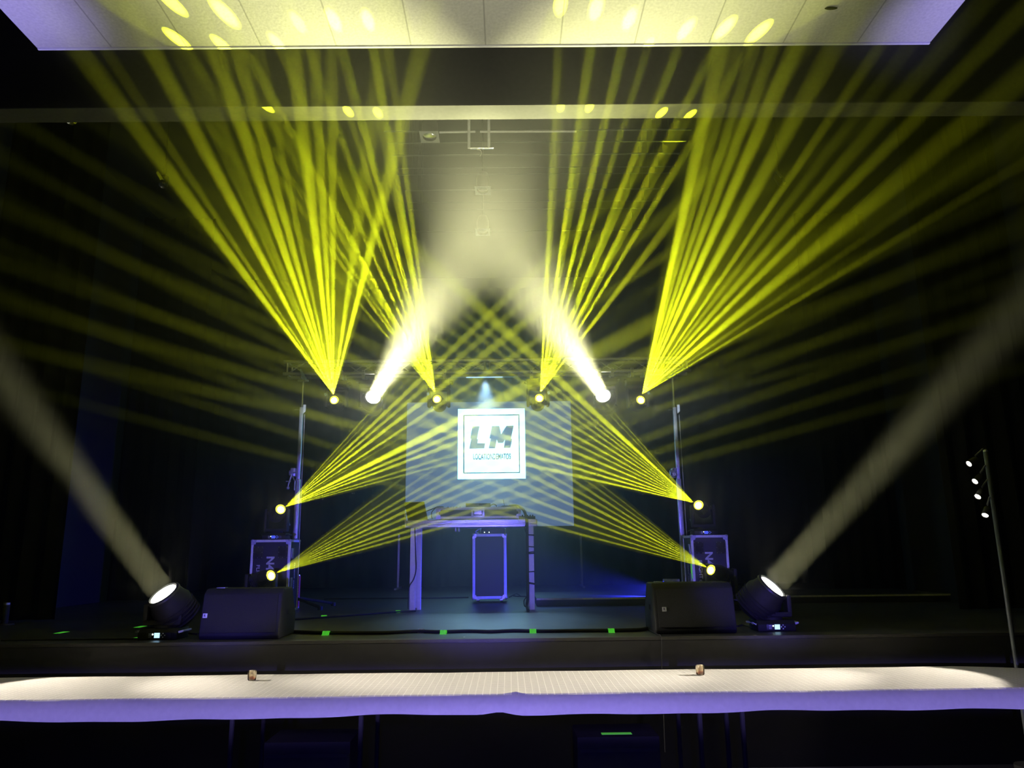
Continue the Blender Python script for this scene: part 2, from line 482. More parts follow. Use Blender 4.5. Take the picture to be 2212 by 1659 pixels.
# ---------------------------------------------------------------- helpers: shapes, in world coordinates
class MB:
    def __init__(self):
        self.bm = bmesh.new()
    def _merge(self, bm2):
        me = bpy.data.meshes.new('tmp')
        bm2.to_mesh(me)
        bm2.free()
        self.bm.from_mesh(me)
        bpy.data.meshes.remove(me)
        return self
    def box(self, lo, hi, bevel=0.0, rot=None, seg=2):
        b = bmesh.new()
        bmesh.ops.create_cube(b, size=1)
        lo, hi = Vector(lo), Vector(hi)
        c, s = (lo + hi) / 2, hi - lo
        for v in b.verts:
            v.co = Vector((v.co.x * s.x, v.co.y * s.y, v.co.z * s.z))
        if bevel:
            bmesh.ops.bevel(b, geom=list(b.edges), offset=bevel, segments=seg, affect='EDGES', profile=0.6)
        for v in b.verts:
            v.co = (rot @ v.co if rot else v.co) + c
        return self._merge(b)
    def cyl(self, p0, p1, r, r2=None, seg=16, caps=True):
        p0, p1 = Vector(p0), Vector(p1)
        d = p1 - p0
        b = bmesh.new()
        bmesh.ops.create_cone(b, cap_ends=caps, segments=seg, radius1=r, radius2=r if r2 is None else r2, depth=d.length)
        q = d.to_track_quat('Z', 'Y').to_matrix()
        for v in b.verts:
            v.co = q @ v.co + (p0 + p1) / 2
        return self._merge(b)
    def sphere(self, c, r, seg=12, scale=(1, 1, 1)):
        b = bmesh.new()
        bmesh.ops.create_uvsphere(b, u_segments=seg, v_segments=max(6, seg // 2), radius=r)
        for v in b.verts:
            v.co = Vector((v.co.x * scale[0], v.co.y * scale[1], v.co.z * scale[2])) + Vector(c)
        return self._merge(b)
    def lathe(self, prof, origin, axis, seg=24):
        """prof: (radius, height along the axis)"""
        o, ax = Vector(origin), Vector(axis).normalized()
        q = ax.to_track_quat('Z', 'Y').to_matrix()
        b = bmesh.new()
        rings = []
        for r, h in prof:
            if r < 1e-6:
                rings.append([b.verts.new(o + q @ Vector((0, 0, h)))])
            else:
                rings.append([b.verts.new(o + q @ Vector((r * math.cos(2 * math.pi * k / seg), r * math.sin(2 * math.pi * k / seg), h))) for k in range(seg)])
        for a, c in zip(rings, rings[1:]):
            for k in range(seg):
                k2 = (k + 1) % seg
                if len(a) == 1 and len(c) == 1:
                    continue
                if len(a) == 1:
                    b.faces.new((a[0], c[k2], c[k]))
                elif len(c) == 1:
                    b.faces.new((a[k], a[k2], c[0]))
                else:
                    b.faces.new((a[k], a[k2], c[k2], c[k]))
        bmesh.ops.recalc_face_normals(b, faces=b.faces)
        return self._merge(b)
    def tube(self, pts, r, seg=8, smooth=True):
        pts = [Vector(p) for p in pts]
        if smooth and len(pts) > 2:
            q = []
            for i in range(len(pts) - 1):
                a, b_, c, d = pts[max(0, i - 1)], pts[i], pts[i + 1], pts[min(len(pts) - 1, i + 2)]
                for k in range(6):
                    t = k / 6
                    q.append(0.5 * ((2 * b_) + (c - a) * t + (2 * a - 5 * b_ + 4 * c - d) * t * t + (3 * b_ - a - 3 * c + d) * t ** 3))
            q.append(pts[-1])
            pts = q
        b = bmesh.new()
        rings = []
        for i, p in enumerate(pts):
            t = (pts[min(i + 1, len(pts) - 1)] - pts[max(i - 1, 0)]).normalized()
            m = t.to_track_quat('Z', 'Y').to_matrix()
            if i and (m @ Vector((1, 0, 0))).dot(px) < 0.5:
                pass
            px = m @ Vector((1, 0, 0))
            rings.append([b.verts.new(p + m @ Vector((r * math.cos(2 * math.pi * k / seg), r * math.sin(2 * math.pi * k / seg), 0))) for k in range(seg)])
        for a, c in zip(rings, rings[1:]):
            # match the closest start to avoid twists
            best = min(range(seg), key=lambda s: (a[0].co - c[s].co).length)
            for k in range(seg):
                b.faces.new((a[k], a[(k + 1) % seg], c[(k + 1 + best) % seg], c[(k + best) % seg]))
        b.faces.new(list(reversed(rings[0])))
        b.faces.new(rings[-1])
        return self._merge(b)
    def prism(self, poly, y0, y1):
        """poly: (x, z) outline, drawn out from depth y0 to y1"""
        b = bmesh.new()
        f = [b.verts.new((x, y0, z)) for x, z in poly]
        g = [b.verts.new((x, y1, z)) for x, z in poly]
        n = len(poly)
        b.faces.new(f)
        b.faces.new(list(reversed(g)))
        for k in range(n):
            b.faces.new((f[k], f[(k + 1) % n], g[(k + 1) % n], g[k]))
        bmesh.ops.recalc_face_normals(b, faces=b.faces)
        return self._merge(b)
    def prism_x(self, poly, x0, x1, bevel=0.0):
        """poly: (y, z) outline, drawn out from x0 to x1"""
        b = bmesh.new()
        f = [b.verts.new((x0, y, z)) for y, z in poly]
        g = [b.verts.new((x1, y, z)) for y, z in poly]
        n = len(poly)
        b.faces.new(f)
        b.faces.new(list(reversed(g)))
        for k in range(n):
            b.faces.new((f[k], f[(k + 1) % n], g[(k + 1) % n], g[k]))
        bmesh.ops.recalc_face_normals(b, faces=b.faces)
        if bevel:
            bmesh.ops.bevel(b, geom=list(b.edges), offset=bevel, segments=3, affect='EDGES', profile=0.5)
        return self._merge(b)
    def text(self, s, loc, height, width=None, depth=0.001, turn=0.0, normal='front', bold=0.0):
        """lettering on a face that looks at the hall; turn rotates it clockwise as read"""
        cu = bpy.data.curves.new('t', 'FONT')
        cu.body = s
        cu.extrude = depth
        cu.offset = bold
        cu.align_x, cu.align_y = 'CENTER', 'CENTER'
        ob = bpy.data.objects.new('t', cu)
        COL.objects.link(ob)
        dg = bpy.context.evaluated_depsgraph_get()
        me = bpy.data.meshes.new_from_object(ob.evaluated_get(dg))
        bpy.data.objects.remove(ob)
        b = bmesh.new()
        b.from_mesh(me)
        bpy.data.meshes.remove(me)
        xs = [v.co.x for v in b.verts]
        ys = [v.co.y for v in b.verts]
        cx, cy_, wx, wy = (max(xs) + min(xs)) / 2, (max(ys) + min(ys)) / 2, max(xs) - min(xs), max(ys) - min(ys)
        sy = height / wy
        sx = sy if width is None else width / wx
        c, s_ = math.cos(-turn), math.sin(-turn)
        for v in b.verts:
            x, y, z = (v.co.x - cx) * sx, (v.co.y - cy_) * sy, v.co.z
            x, y = x * c - y * s_, x * s_ + y * c
            if normal == 'front':
                v.co = Vector((x, -z, y)) + Vector(loc)
            elif normal == 'right':
                v.co = Vector((z, x, y)) + Vector(loc)
            else:
                v.co = Vector((-z, -x, y)) + Vector(loc)
        return self._merge(b)
    def build(self, name, m, parent=None, label=None, origin=None, smooth=True):
        o0 = parent_world(parent) if parent else (Vector(origin) if origin is not None else Vector((0, 0, 0)))
        if parent is None and origin is None:
            xs = [v.co for v in self.bm.verts]
            o0 = Vector(((min(v.x for v in xs) + max(v.x for v in xs)) / 2, (min(v.y for v in xs) + max(v.y for v in xs)) / 2, min(v.z for v in xs)))
        for v in self.bm.verts:
            v.co -= o0
        me = bpy.data.meshes.new(name)
        self.bm.to_mesh(me)
        self.bm.free()
        me.materials.append(m)
        if smooth:
            for p in me.polygons:
                p.use_smooth = True
            me.set_sharp_from_angle(angle=math.radians(32))
        o = bpy.data.objects.new(name, me)
        COL.objects.link(o)
        if parent:
            o.parent = parent
        else:
            o.location = o0
        if label:
            o['label'] = label
        return o

def parent_world(o):
    p = Vector((0, 0, 0))
    while o is not None:
        p += o.location
        o = o.parent
    return p

def tag(o, label=None, cat=None, group=None, kind=None):
    if label: o['label'] = label
    if cat: o['category'] = cat
    if group: o['group'] = group
    if kind: o['kind'] = kind
    return o

def thing(name, label, cat, loc, group=None):
    o = bpy.data.objects.new(name, None)
    COL.objects.link(o)
    o.location = loc
    o.empty_display_size = 0.1
    return tag(o, label, cat, group)

def struct(name, mb, m):
    return tag(mb.build(name, m, smooth=False), kind='structure')

def drape_sheet(x0, x1, y0, y1, z0, z1, waves, amp):
    """a hung cloth in vertical folds between two plan points"""
    mb = MB()
    b = bmesh.new()
    a, c = Vector((x0, y0, 0)), Vector((x1, y1, 0))
    n = (c - a).normalized().cross(Vector((0, 0, 1)))
    N = waves * 8
    cols = []
    for k in range(N + 1):
        t = k / N
        off = amp * math.sin(2 * math.pi * waves * t) + amp * .5 * math.sin(2 * math.pi * waves * .37 * t + 1)
        p = a.lerp(c, t) + n * off
        cols.append((b.verts.new((p.x, p.y, z0)), b.verts.new((p.x, p.y, z1))))
    for l, r in zip(cols, cols[1:]):
        b.faces.new((l[0], r[0], r[1], l[1]))
    g = bmesh.ops.solidify(b, geom=list(b.faces), thickness=0.01)
    return mb._merge(b)

# ---------------------------------------------------------------- the setting
XW = 6.0
struct('floor', MB().box((-XW, -3.2, -0.1), (XW, FRONT, 0)), MT['hall'])
struct('floor_stage', MB().box((-XW, FRONT, 0.86), (XW, 15.4, STAGE)), MT['stage'])
mbx = MB().box((-XW, FRONT - .004, 0.70), (XW, FRONT - .0005, 0.926))
struct('wall_stage_front', mbx, MT['facia'])
struct('wall_stage_base', MB().box((-XW, FRONT + 0.012, 0.0), (XW, FRONT + 0.06, 0.86)), MT['facialow'])
struct('trim_1', MB().box((-XW, FRONT - 0.006, STAGE - 0.022), (XW, FRONT - 0.0005, STAGE + 0.003), .002), MT['edge'])
struct('wall_left', MB().box((-XW - 0.1, -3.2, -0.1), (-XW, 15.4, 7.4)), MT['wall'])
struct('wall_right', MB().box((XW, -3.2, -0.1), (XW + 0.1, 15.4, 7.4)), MT['wall'])
struct('wall_back', MB().box((-XW, 15.3, 0.86), (XW, 15.4, 7.4)), MT['wall'])
struct('wall_rear', MB().box((-XW, -3.3, -0.1), (XW, -3.2, 7.4)), MT['wall'])
struct('ceiling_upper', MB().box((-XW, -3.2, 7.3), (XW, 15.4, 7.4)), MT['wall'])
struct('wall_proscenium', MB().box((-XW, SOF0, SOFFIT_Z + 0.012), (XW, SOF1, 7.3)), MT['proscenium'])
struct('trim_2', MB().box((-XW, SOF0 - 0.002, SOFFIT_Z), (XW, SOF1 + 0.002, SOFFIT_Z + 0.011)), MT['soffit'])
CX0, CX1, CYE = onz(80, 103.5, CEIL).x, onz(2005, 97, CEIL).x, onz(1050, 100, CEIL).y
struct('ceiling', MB().box((CX0, -2.5, CEIL), (CX1, CYE - 0.02, CEIL + 0.05)), MT['ceiling'])
struct('trim_3', MB().box((CX0, CYE - 0.012, CEIL - 0.006), (CX1, CYE + 0.008, CEIL + 0.06)), MT['badge'])
bd = drape_sheet(-5.8, 5.8, 15.1, 15.1, STAGE + 0.02, 7.0, 34, .035).build('stage_curtain', MT['drape'])
tag(bd, 'black curtain hanging in folds across the back of the stage', 'curtain')
for sx, nm in ((-1, 'left'), (1, 'right')):
    for k, yy in enumerate((8.3, 11.6)):
        lg = drape_sheet(sx * 5.9, sx * 4.75, yy, yy, STAGE + 0.02, 7.0, 5, .035).build('stage_leg_curtain', MT['drape'])
        tag(lg, ('front', 'rear')[k] + ' black leg curtain at the ' + nm + ' side of the stage', 'curtain', 'leg curtains in the wings')

# low riser behind the table
RZ = STAGE + 0.09
rx0, rx1 = at(1160, 1310, 9.62).x, at(2045, 1300, 9.85).x
r = thing('stage_riser', 'long low black riser behind the right side of the table', 'riser', ((rx0 + rx1) / 2, 10.2, STAGE))
MB().box((rx0, 9.75, STAGE), (rx1, 11.2, RZ), .004).build('platform', MT['riser'], r)
MB().box((rx0, 9.742, RZ - 0.018), (rx1, 9.7495, RZ + 0.003)).build('edge_strip', MT['riseredge'], r, 'pale worn edge strip')

# ---------------------------------------------------------------- projection screen
SY = 14.6
def scr(u, v):                       # picture point on the screen plane
    return at(u, v, SY)
x0, x1 = (scr(876, 1000).x + scr(876, 1130).x) / 2, scr(1236, 1000).x
z0, z1 = scr(1056, 1137.5).z, scr(1056, 868).z
t = thing('projection_screen', 'large grey blue projection screen behind the table showing a white square logo', 'screen', ((x0 + x1) / 2, SY, STAGE))
MB().box((x0, SY, z0), (x1, SY + 0.02, z1)).build('screen_surface', GL['screen'], t)
MB().box((x0 - .01, SY + 0.021, z0 - .01), (x1 + .01, SY + 0.05, z1 + .01)).build('screen_frame', MT['blackmatt'], t)
for px, nx in ((861, x0 - .08), (1256, x1 + .13)):
    mb = MB()
    lx = at(px, 1210, SY).x
    mb.box((lx - .018, SY - .02, STAGE + .02), (lx + .018, SY + .016, at(px, 1154, SY).z), .004)
    mb.box((lx - .02, SY - .38, STAGE), (lx + .02, SY + .38, STAGE + .03), .004)
    mb.build('leg', MT['alupaint'], t)
    MB().box((min(lx, nx * .0 + (x0 if px < 1000 else x1)), SY + .022, z0 + .02), (max(lx, (x0 if px < 1000 else x1)), SY + .05, z0 + .05)).build('leg_bracket', MT['blackmatt'], t)
lx0, lx1 = scr(989, 960).x, scr(1134.5, 960).x
lz0, lz1 = scr(1062, 1034.5).z, scr(1062, 883).z
logo = MB().box((lx0, SY - .003, lz0), (lx1, SY - .0005, lz1)).build('logo_square', GL['logo'], t, 'bright white square with the letters LM')
def L(cx, cy):                       # zoomed-crop coordinates of the logo to the screen plane
    return (lx0 + (cx - 172) / 1343 * (lx1 - lx0), lz1 - (cy - 119) / 1399 * (lz1 - lz0))
fr = MB()
for a, b_ in (((280, 238), (1408, 260)), ((296, 1388), (1402, 1408)), ((280, 238), (304, 1408)), ((1386, 238), (1406, 1408))):
    (ax_, az_), (bx_, bz_) = L(*a), L(*b_)
    fr.box((ax_, SY - .0045, bz_), (bx_, SY - .0035, az_))
fr.build('logo_border', GL['line'], logo)
mb = MB()
mb.prism([L(*p) for p in ((465, 470), (605, 470), (553, 728), (578, 730), (560, 812), (718, 812), (697, 915), (400, 920), (440, 722), (417, 718))], SY - .0045, SY - .0035)
mb.prism([L(*p) for p in ((855, 470), (1002, 468), (1036, 635), (1145, 468), (1290, 465), (1232, 726), (1258, 728), (1217, 912), (1085, 912), (1115, 745), (1072, 808), (972, 812), (950, 745), (913, 915), (787, 915), (828, 720), (803, 716))], SY - .0045, SY - .0035)
mb.build('logo_letters', GL['screen'], logo, smooth=False)
(ax_, az_), (bx_, bz_) = L(478, 1020), L(1226, 1138)
MB().text('LOCATIONDEMATOS', ((ax_ + bx_) / 2, SY - .0045, (az_ + bz_) / 2), az_ - bz_, bx_ - ax_, bold=0.03).build('logo_name', GL['line'], logo, smooth=False)

# ---------------------------------------------------------------- truss with its two winch stands
TY0, TY1 = TRUSS_Y - .11, TRUSS_Y + .11
TZ0, TZ1 = at(1050, 803.5, TY0).z, at(1050, 777.5, TY0).z
tx0, tx1 = at(612, 803, TY0).x, at(1492, 800, TY0).x
t = thing('lighting_truss', 'silver square lighting truss spanning the stage above the screen', 'truss', ((tx0 + tx1) / 2, TRUSS_Y, TZ0))
CR = .024
for z in (TZ0, TZ1):
    for y in (TY0, TY1):
        MB().cyl((tx0, y, z), (tx1, y, z), CR, seg=14).build('chord', MT['alu'], t)
n = 22
mb = [MB(), MB(), MB(), MB()]
for k in range(n):
    a, b_ = tx0 + .06 + (tx1 - tx0 - .12) * k / n, tx0 + .06 + (tx1 - tx0 - .12) * (k + 1) / n
    up = k % 2 == 0
    mb[0].cyl((a, TY0, TZ0 if up else TZ1), (b_, TY0, TZ1 if up else TZ0), .008, seg=8)
    mb[1].cyl((a, TY1, TZ1 if up else TZ0), (b_, TY1, TZ0 if up else TZ1), .008, seg=8)
    mb[2].cyl((a, TY0 if up else TY1, TZ0), (b_, TY1 if up else TY0, TZ0), .008, seg=8)
    mb[3].cyl((a, TY1 if up else TY0, TZ1), (b_, TY0 if up else TY1, TZ1), .008, seg=8)
for m_ in mb:
    m_.build('lattice', MT['alu'], t)
for x in (tx0 + .05, (tx0 + tx1) / 2 - .03, (tx0 + tx1) / 2 + .03, tx1 - .05):
    e = MB()
    for y in (TY0, TY1):
        e.cyl((x, y, TZ0), (x, y, TZ1), .012, seg=10)
    for z in (TZ0, TZ1):
        e.cyl((x, TY0, z), (x, TY1, z), .012, seg=10)
    e.build('end_frame', MT['alu'], t)

def winch_stand(px_top, px_bot, label, side):
    y = TRUSS_Y
    x = (at(px_top, 840, y).x + at(px_bot, 1130, y).x) / 2
    FL = STAGE if side < 0 else RZ
    t = thing('winch_stand', label, 'stand', (x, y, FL), 'winch stands under the truss')
    ztop = TZ0 - CR
    z1, z2 = at(px_top, 880, y).z, at(px_top, 1015, y).z
    MB().box((x - .028, y - .028, FL + .08), (x + .028, y + .028, z2 - .12), .006).build('mast_lower', MT['galv'], t)
    MB().box((x - .022, y - .022, z2 - .14), (x + .022, y + .022, z1), .005).build('mast_middle', MT['galv'], t)
    MB().cyl((x, y, z1 - .02), (x, y, ztop - .05), .019, seg=14).build('mast_upper', MT['chrome'], t)
    mb = MB().box((x - .07, y - .02, ztop - .06), (x + .07, y + .02, ztop - .035), .004)
    mb.box((x - .012, TY0 - .03, ztop - .035), (x + .012, TY1 + .03, ztop - .005), .003)
    mb.build('truss_fork', MT['galv'], t)
    MB().prism([(x + .028, z1 + .03), (x + .062, z1 + .03), (x + .062, z1 - .06), (x + .030, z1 - .09)], y - .036, y - .028).build('lock_plate', MT['alupaint'], t)
    MB().cyl((x - .09, y - .035, z1 - .04), (x - .02, y - .035, z1 - .04), .006).build('lock_pin', MT['chrome'], t)
    mb = MB().box((x - .09 , y - .07, z2 - .09), (x - .024, y + .04, z2 + .02), .01)
    mb.cyl((x - .11, y - .02, z2 - .04), (x - .03, y - .02, z2 - .04), .036, seg=18)
    mb.build('winch', MT['galv'], t)
    mb = MB()
    if side < 0:
        a, b_, c = at(640, 1020, y - .1), at(631, 1022, y - .1), at(623, 1047, y - .1)
        mb.tube([a, b_, c], .011, smooth=False)
        mb.tube([at(618, 1040, y - .1), at(628, 1040, y - .1)], .008)
        mb.tube([at(637, 1039, y - .1), at(636, 1059, y - .1)], .010)
        mb.sphere(at(622, 1054, y - .1), .022)
        mb.cyl(a, (x - .1, y - .02, z2 - .04), .010)
        mb.cyl(at(637, 1039, y - .1), (x - .08, y - .05, z2 - .06), .008)
        mb.cyl(at(623, 1047, y - .1), at(622, 1054, y - .1), .008)
    else:
        mb.tube([(x - .12, y - .1, z2 - .04), at(1456, 1011, y - .1), at(1456, 1018, y - .1), at(1461, 1027, y - .1)], .011, smooth=False)
        mb.tube([at(1447, 1031, y - .1), at(1459, 1031, y - .1)], .008)
        mb.cyl(at(1456, 1018, y - .1), at(1455, 1031, y - .1), .006)
    mb.build('winch_crank', MT['galv'], t)
    MB().tube([(x + .05, y - .03, z1 - .1), (x + .052, y - .03, (z1 + z2) / 2), (x + .058, y - .03, FL + .3)], .005).build('cable', MT['galv'], t)
    for k in range(4):
        a = math.pi / 4 + k * math.pi / 2
        e = Vector((x + math.cos(a) * .62, y + math.sin(a) * (.5 if side < 0 else .16), FL + .03))
        leg = MB().cyl((x + math.cos(a) * .04, y + math.sin(a) * .04, FL + .13), e, .018).build('leg', MT['blackmatt'], t)
        MB().cyl(e - Vector((0, 0, .03)), e + Vector((0, 0, .012)), .03).build('foot', MT['rubber'], leg)
    return t
winch_stand(652.5, 641, 'silver winch stand under the left end of the truss with a bent crank', -1)
winch_stand(1454.5, 1471, 'silver winch stand under the right end of the truss with a straight lock plate', 1)
# pale cover flag hung from the left truss clamp
mb = MB().prism([(at(649, 800, TY0).x, at(649, 800, TY0).z), (at(652, 798, TY0).x, at(652, 798, TY0).z), (at(664, 819, TY0).x, at(664, 819, TY0).z), (at(662, 823, TY0).x, at(662, 823, TY0).z), (at(655, 819, TY0).x, at(655, 819, TY0).z)], TY0 - .045, TY0 - .028)
tag(mb.build('hook_clamp', MT['pale_tint']), 'pale blue hook clamp at the left end of the truss above the winch stand', 'clamp')
# slim light bar under the middle of the truss; its glowing strip is added
b0, b1 = at(975, 812, TRUSS_Y), at(1118, 811, TRUSS_Y)
t = thing('light_bar', 'slim silver light bar clamped under the middle of the truss', 'light', ((b0.x + b1.x) / 2, TRUSS_Y, b0.z - .02))
MB().box((b0.x, TRUSS_Y - .03, b0.z - .02), (b1.x, TRUSS_Y + .03, b0.z + .014), .006).build('bar_body', MT['galv'], t)
MB().box((b0.x + .2, TRUSS_Y - .02, b0.z - .026), (b1.x - .2, TRUSS_Y + .02, b0.z - .0205)).build('lens', GL['poolstrip'], t, 'added pale blue glowing strip')
for f in (.25, .55, .8):
    x = b0.x + (b1.x - b0.x) * f
    MB().box((x - .012, TRUSS_Y - .04, b0.z + .014), (x + .012, TRUSS_Y + .04, TZ0 - CR + .004), .003).build('clamp', MT['alu'], t)

# ---------------------------------------------------------------- moving heads
def moving_head(label, lens, aim, base_z, lens_r=.075, size=1.0, hang=False, lamp='yellow', display=False, group=None, pan=None, cat='stage light', base_xy=None, glint_side=None):
    lens, d = Vector(lens), Vector(aim).normalized()
    s = size
    HL = .17 * s                      # from the tilt axis to the lens
    piv = lens - d * HL
    bx, by = (piv.x, piv.y) if base_xy is None else base_xy
    t = thing('moving_head', label, cat, (bx, by, base_z), group)
    up = -1 if hang else 1
    bh = .085 * s
    # base
    w, dp = .155 * s, .115 * s
    zlo, zhi = (base_z - bh, base_z) if hang else (base_z, base_z + bh)
    base = MB().prism_x([(by - dp, zlo + (0 if not hang else .02 * s)), (by - dp, zhi - (.03 * s if not hang else 0)), (by - dp + .035 * s, zhi), (by + dp, zhi), (by + dp, zlo)] if not hang else
                        [(by - dp, zlo + .03 * s), (by - dp, zhi), (by + dp, zhi), (by + dp, zlo), (by - dp + .035 * s, zlo)], bx - w, bx + w, .008 * s).build('base', MT['yoke'], t)
    if not hang:
        for dx in (-1, 1):
            for dy in (-1, 1):
                MB().cyl((bx + dx * w * .8, by + dy * dp * .8, base_z - .0), (bx + dx * w * .8, by + dy * dp * .8, base_z + .006), .018 * s).build('foot', MT['rubber'], base)
    fy = by - dp
    if display:
        zc = zlo + bh * .42
        MB().box((bx - .085 * s, fy - .004, zlo + .012 * s), (bx + .105 * s, fy - .0005, zlo + bh * .66), .001).build('control_panel', MT['black'], base)
        sc_ = GL['display'] if display == 'bright' else GL['ledblue']
        k = 1.0 if display == 'bright' else 1.2
        MB().box((bx - .020 * s * k, fy - .0075, zc - .019 * s), (bx + .022 * s * k, fy - .0045, zc + .019 * s)).build('display', sc_, base, 'lit display')
        mb = MB()
        for dx, dz in ((.034, 0), (.048, .014), (.048, -.014), (.062, 0)):
            mb.sphere((bx + dx * s, fy - .006, zc + dz * s), .0055 * s, 8)
        mb.build('button', MT['print'] if display == 'bright' else GL['ledblue'], base)
        MB().sphere((bx - .032 * s, fy - .007, zc + .008 * s), .0065 * s, 8).build('indicator', GL['led'], base, 'lit indicator')
        mb = MB()
        for q in range(3):
            mb.box((bx - .066 * s, fy - .0065, zc - .016 * s + q * .012 * s), (bx - .044 * s, fy - .0045, zc - .010 * s + q * .012 * s))
        mb.build('print', MT['printdim'], base)
    for sx in (-1, 1):
        mb = MB().tube([(bx + sx * w * 1.0, by - dp * .75, zhi - .03 * s), (bx + sx * (w + .028 * s), by - dp * .7, zhi - .022 * s), (bx + sx * (w + .028 * s), by + dp * .7, zhi - .022 * s), (bx + sx * w * 1.0, by + dp * .75, zhi - .03 * s)], .009 * s, smooth=False)
        mb.build('handle', MT['yoke'] if lamp == 'yellow' else MT['alupaint'], base)
    # yoke: turntable, two arms
    a = d.cross(Vector((0, 0, 1)))
    a = Vector((1, 0, 0)) if a.length < .05 else a.normalized()
    if pan is not None:
        a = Vector((math.cos(pan), math.sin(pan), 0))
    zy = zlo if hang else zhi         # where the yoke meets the base
    f = a.cross(Vector((0, 0, 1)))
    mb = MB().cyl((bx, by, zy), (bx, by, zy + up * .022 * s), .085 * s, seg=24)
    R = Matrix((a, f, Vector((0, 0, 1)))).transposed()
    def obox(lo, hi, bev):
        c = (Vector(lo) + Vector(hi)) / 2
        h = (Vector(hi) - Vector(lo)) / 2
        cc = Vector((bx, by, zy)) + R @ Vector((c.x, c.y, c.z * up))
        mb.box(cc - h, cc + h, bev, rot=R)
    ph = abs(piv.z - zy)
    aw = .140 * s
    obox((-aw - .012 * s, -.06 * s, .02 * s), (aw + .012 * s, .06 * s, .062 * s), .014 * s)
    for sx in (-1, 1):
        xs = (sx * (aw + .018 * s), sx * (aw - .022 * s))
        obox((min(xs), -.055 * s, .03 * s), (max(xs), .055 * s, ph + .055 * s), .018 * s)
    yk = mb.build('yoke', MT['yoke'], t)
    if glint_side:
        q = Vector((bx, by, zy)) + R @ Vector((glint_side * (aw + .004 * s), -.058 * s, up * (ph * .45)))
        MB().prism([(q.x - .022, q.z + .012), (q.x + .008, q.z + .024), (q.x + .022, q.z - .010), (q.x - .006, q.z - .028)], q.y - .004, q.y - .001).build('pale_tint', MT['pale_tint'], yk, 'painted pale blue glint')  # glint on the yoke side, painted as a pale blue patch
    # head: a barrel with cooling fins at the back and a bezel at the front
    r = lens_r
    prof = [(0, -HL * 1.75), (r * .95, -HL * 1.75), (r * 1.32, -HL * 1.55), (r * 1.45, -HL * 1.2), (r * 1.5, -HL * .6), (r * 1.3, -HL * .35), (r * 1.2, -.02 * s), (r * 1.22, .004), (r * 1.08, .010), (r * 1.0, -.004), (0, -.004)]
    hd = MB().lathe(prof, lens, d, seg=20 if lamp == 'white' else 10)
    hd.cyl(piv - a * (aw - .01 * s), piv + a * (aw - .01 * s), .035 * s)
    head = hd.build('head', MT['yoke'], t)
    q = d.to_track_quat('Z', 'Y').to_matrix()
    mb = MB()
    for k in range(5):
        h = -HL * (1.5 - k * .17)
        mb.lathe([(r * 1.52, h - .004), (r * 1.58, h), (r * 1.52, h + .004), (r * 1.40, h + .004), (r * 1.40, h - .004), (r * 1.52, h - .004)], lens, d, seg=20)
    mb.build('cooling_fin', MT['blackmatt'], head)
    dome = .010 if lamp == 'yellow' else .016
    ln = MB().lathe([(0, dome), (r * .5, dome * .75), (r * .96, 0.001), (r * .96, -.003), (0, -.003)], lens, d, seg=28).build('lens', GL[lamp], head, 'glowing lens')
    if lamp == 'yellow':
        MB().lathe([(0, dome + .005), (r * .5, dome + .0035), (r * .66, dome + .001), (r * .66, dome), (0, dome)], lens + q @ Vector((0, 0, 0)) - Vector((0, 0, .008)), d, seg=20).build('lamp_core', GL['core'], ln, 'white hot lamp core')
    MB().lathe([(r * 1.0, -.004), (r * 1.22, .002), (r * 1.26, -.012), (r * 1.05, -.02), (r * 1.0, -.004)], lens, d, seg=28).build('bezel', MT['black'], head)
    return t

def axis_of(src, pts):
    ax = Vector((0, 0, 0))
    for p, _, _ in pts:
        ax += (p - src).normalized()
    return ax.normalized()

HZ = TZ0 - .085                    # top of the hung bases
def hang_clamps(t, x):
    for dx in (-.085, .085):
        mb = MB()
        for y in (TY0, TY1):
            mb.box((x + dx - .020, y - .034, TZ0 - .045), (x + dx - .011, y + .034, TZ0 + .030), .003)
            mb.box((x + dx + .011, y - .034, TZ0 - .045), (x + dx + .020, y + .034, TZ0 + .030), .003)
            mb.box((x + dx - .020, y - .034, TZ0 + .024), (x + dx + .020, y + .034, TZ0 + .034), .003)
            mb.box((x + dx - .020, y - .030, HZ), (x + dx + .020, y + .030, TZ0 - .030), .003)
        mb.box((x + dx - .014, TY0 - .030, HZ), (x + dx + .014, TY1 + .030, HZ + .012), .002)
        mb.build('clamp', MT['alu'], t)

G = 'moving heads hung from the truss'
for lens, src, pts, lab, st in ((L_OUT_L, S_OUT_L, outer_l, 'black moving head with yellow beams at the left end of the truss', 1),
                                (L_IN_L, at(940, 848, TRUSS_Y - .2), inner_l, 'black moving head with yellow beams hung over the left edge of the screen', 1),
                                (L_IN_R, at(1167.5, 847, TRUSS_Y - .2), inner_r, 'black moving head with yellow beams hung over the right part of the screen', -1),
                                (L_OUT_R, S_OUT_R, outer_r, 'black moving head with yellow beams at the right end of the truss', -1)):
    d = axis_of(src, pts)
    t = moving_head(lab, lens, Vector((d.x * .35, d.y, d.z * .45)), HZ, .058, .95, True, 'yellow', None, G, glint_side=st)
    hang_clamps(t, t.location.x)
for lens, tgt, lab in ((L_WH_L, WH_T_L, 'white moving head with a wide white beam on the left half of the truss'),
                       (L_WH_R, WH_T_R, 'white moving head with a wide white beam on the right half of the truss')):
    d = (tgt - lens).normalized()
    lab = lab.replace('white moving head', 'moving head')
    t = moving_head(lab, lens, Vector((d.x * .5, d.y, d.z * .6)), HZ, .098, 1.0, True, 'white', None, G)
    hang_clamps(t, t.location.x)

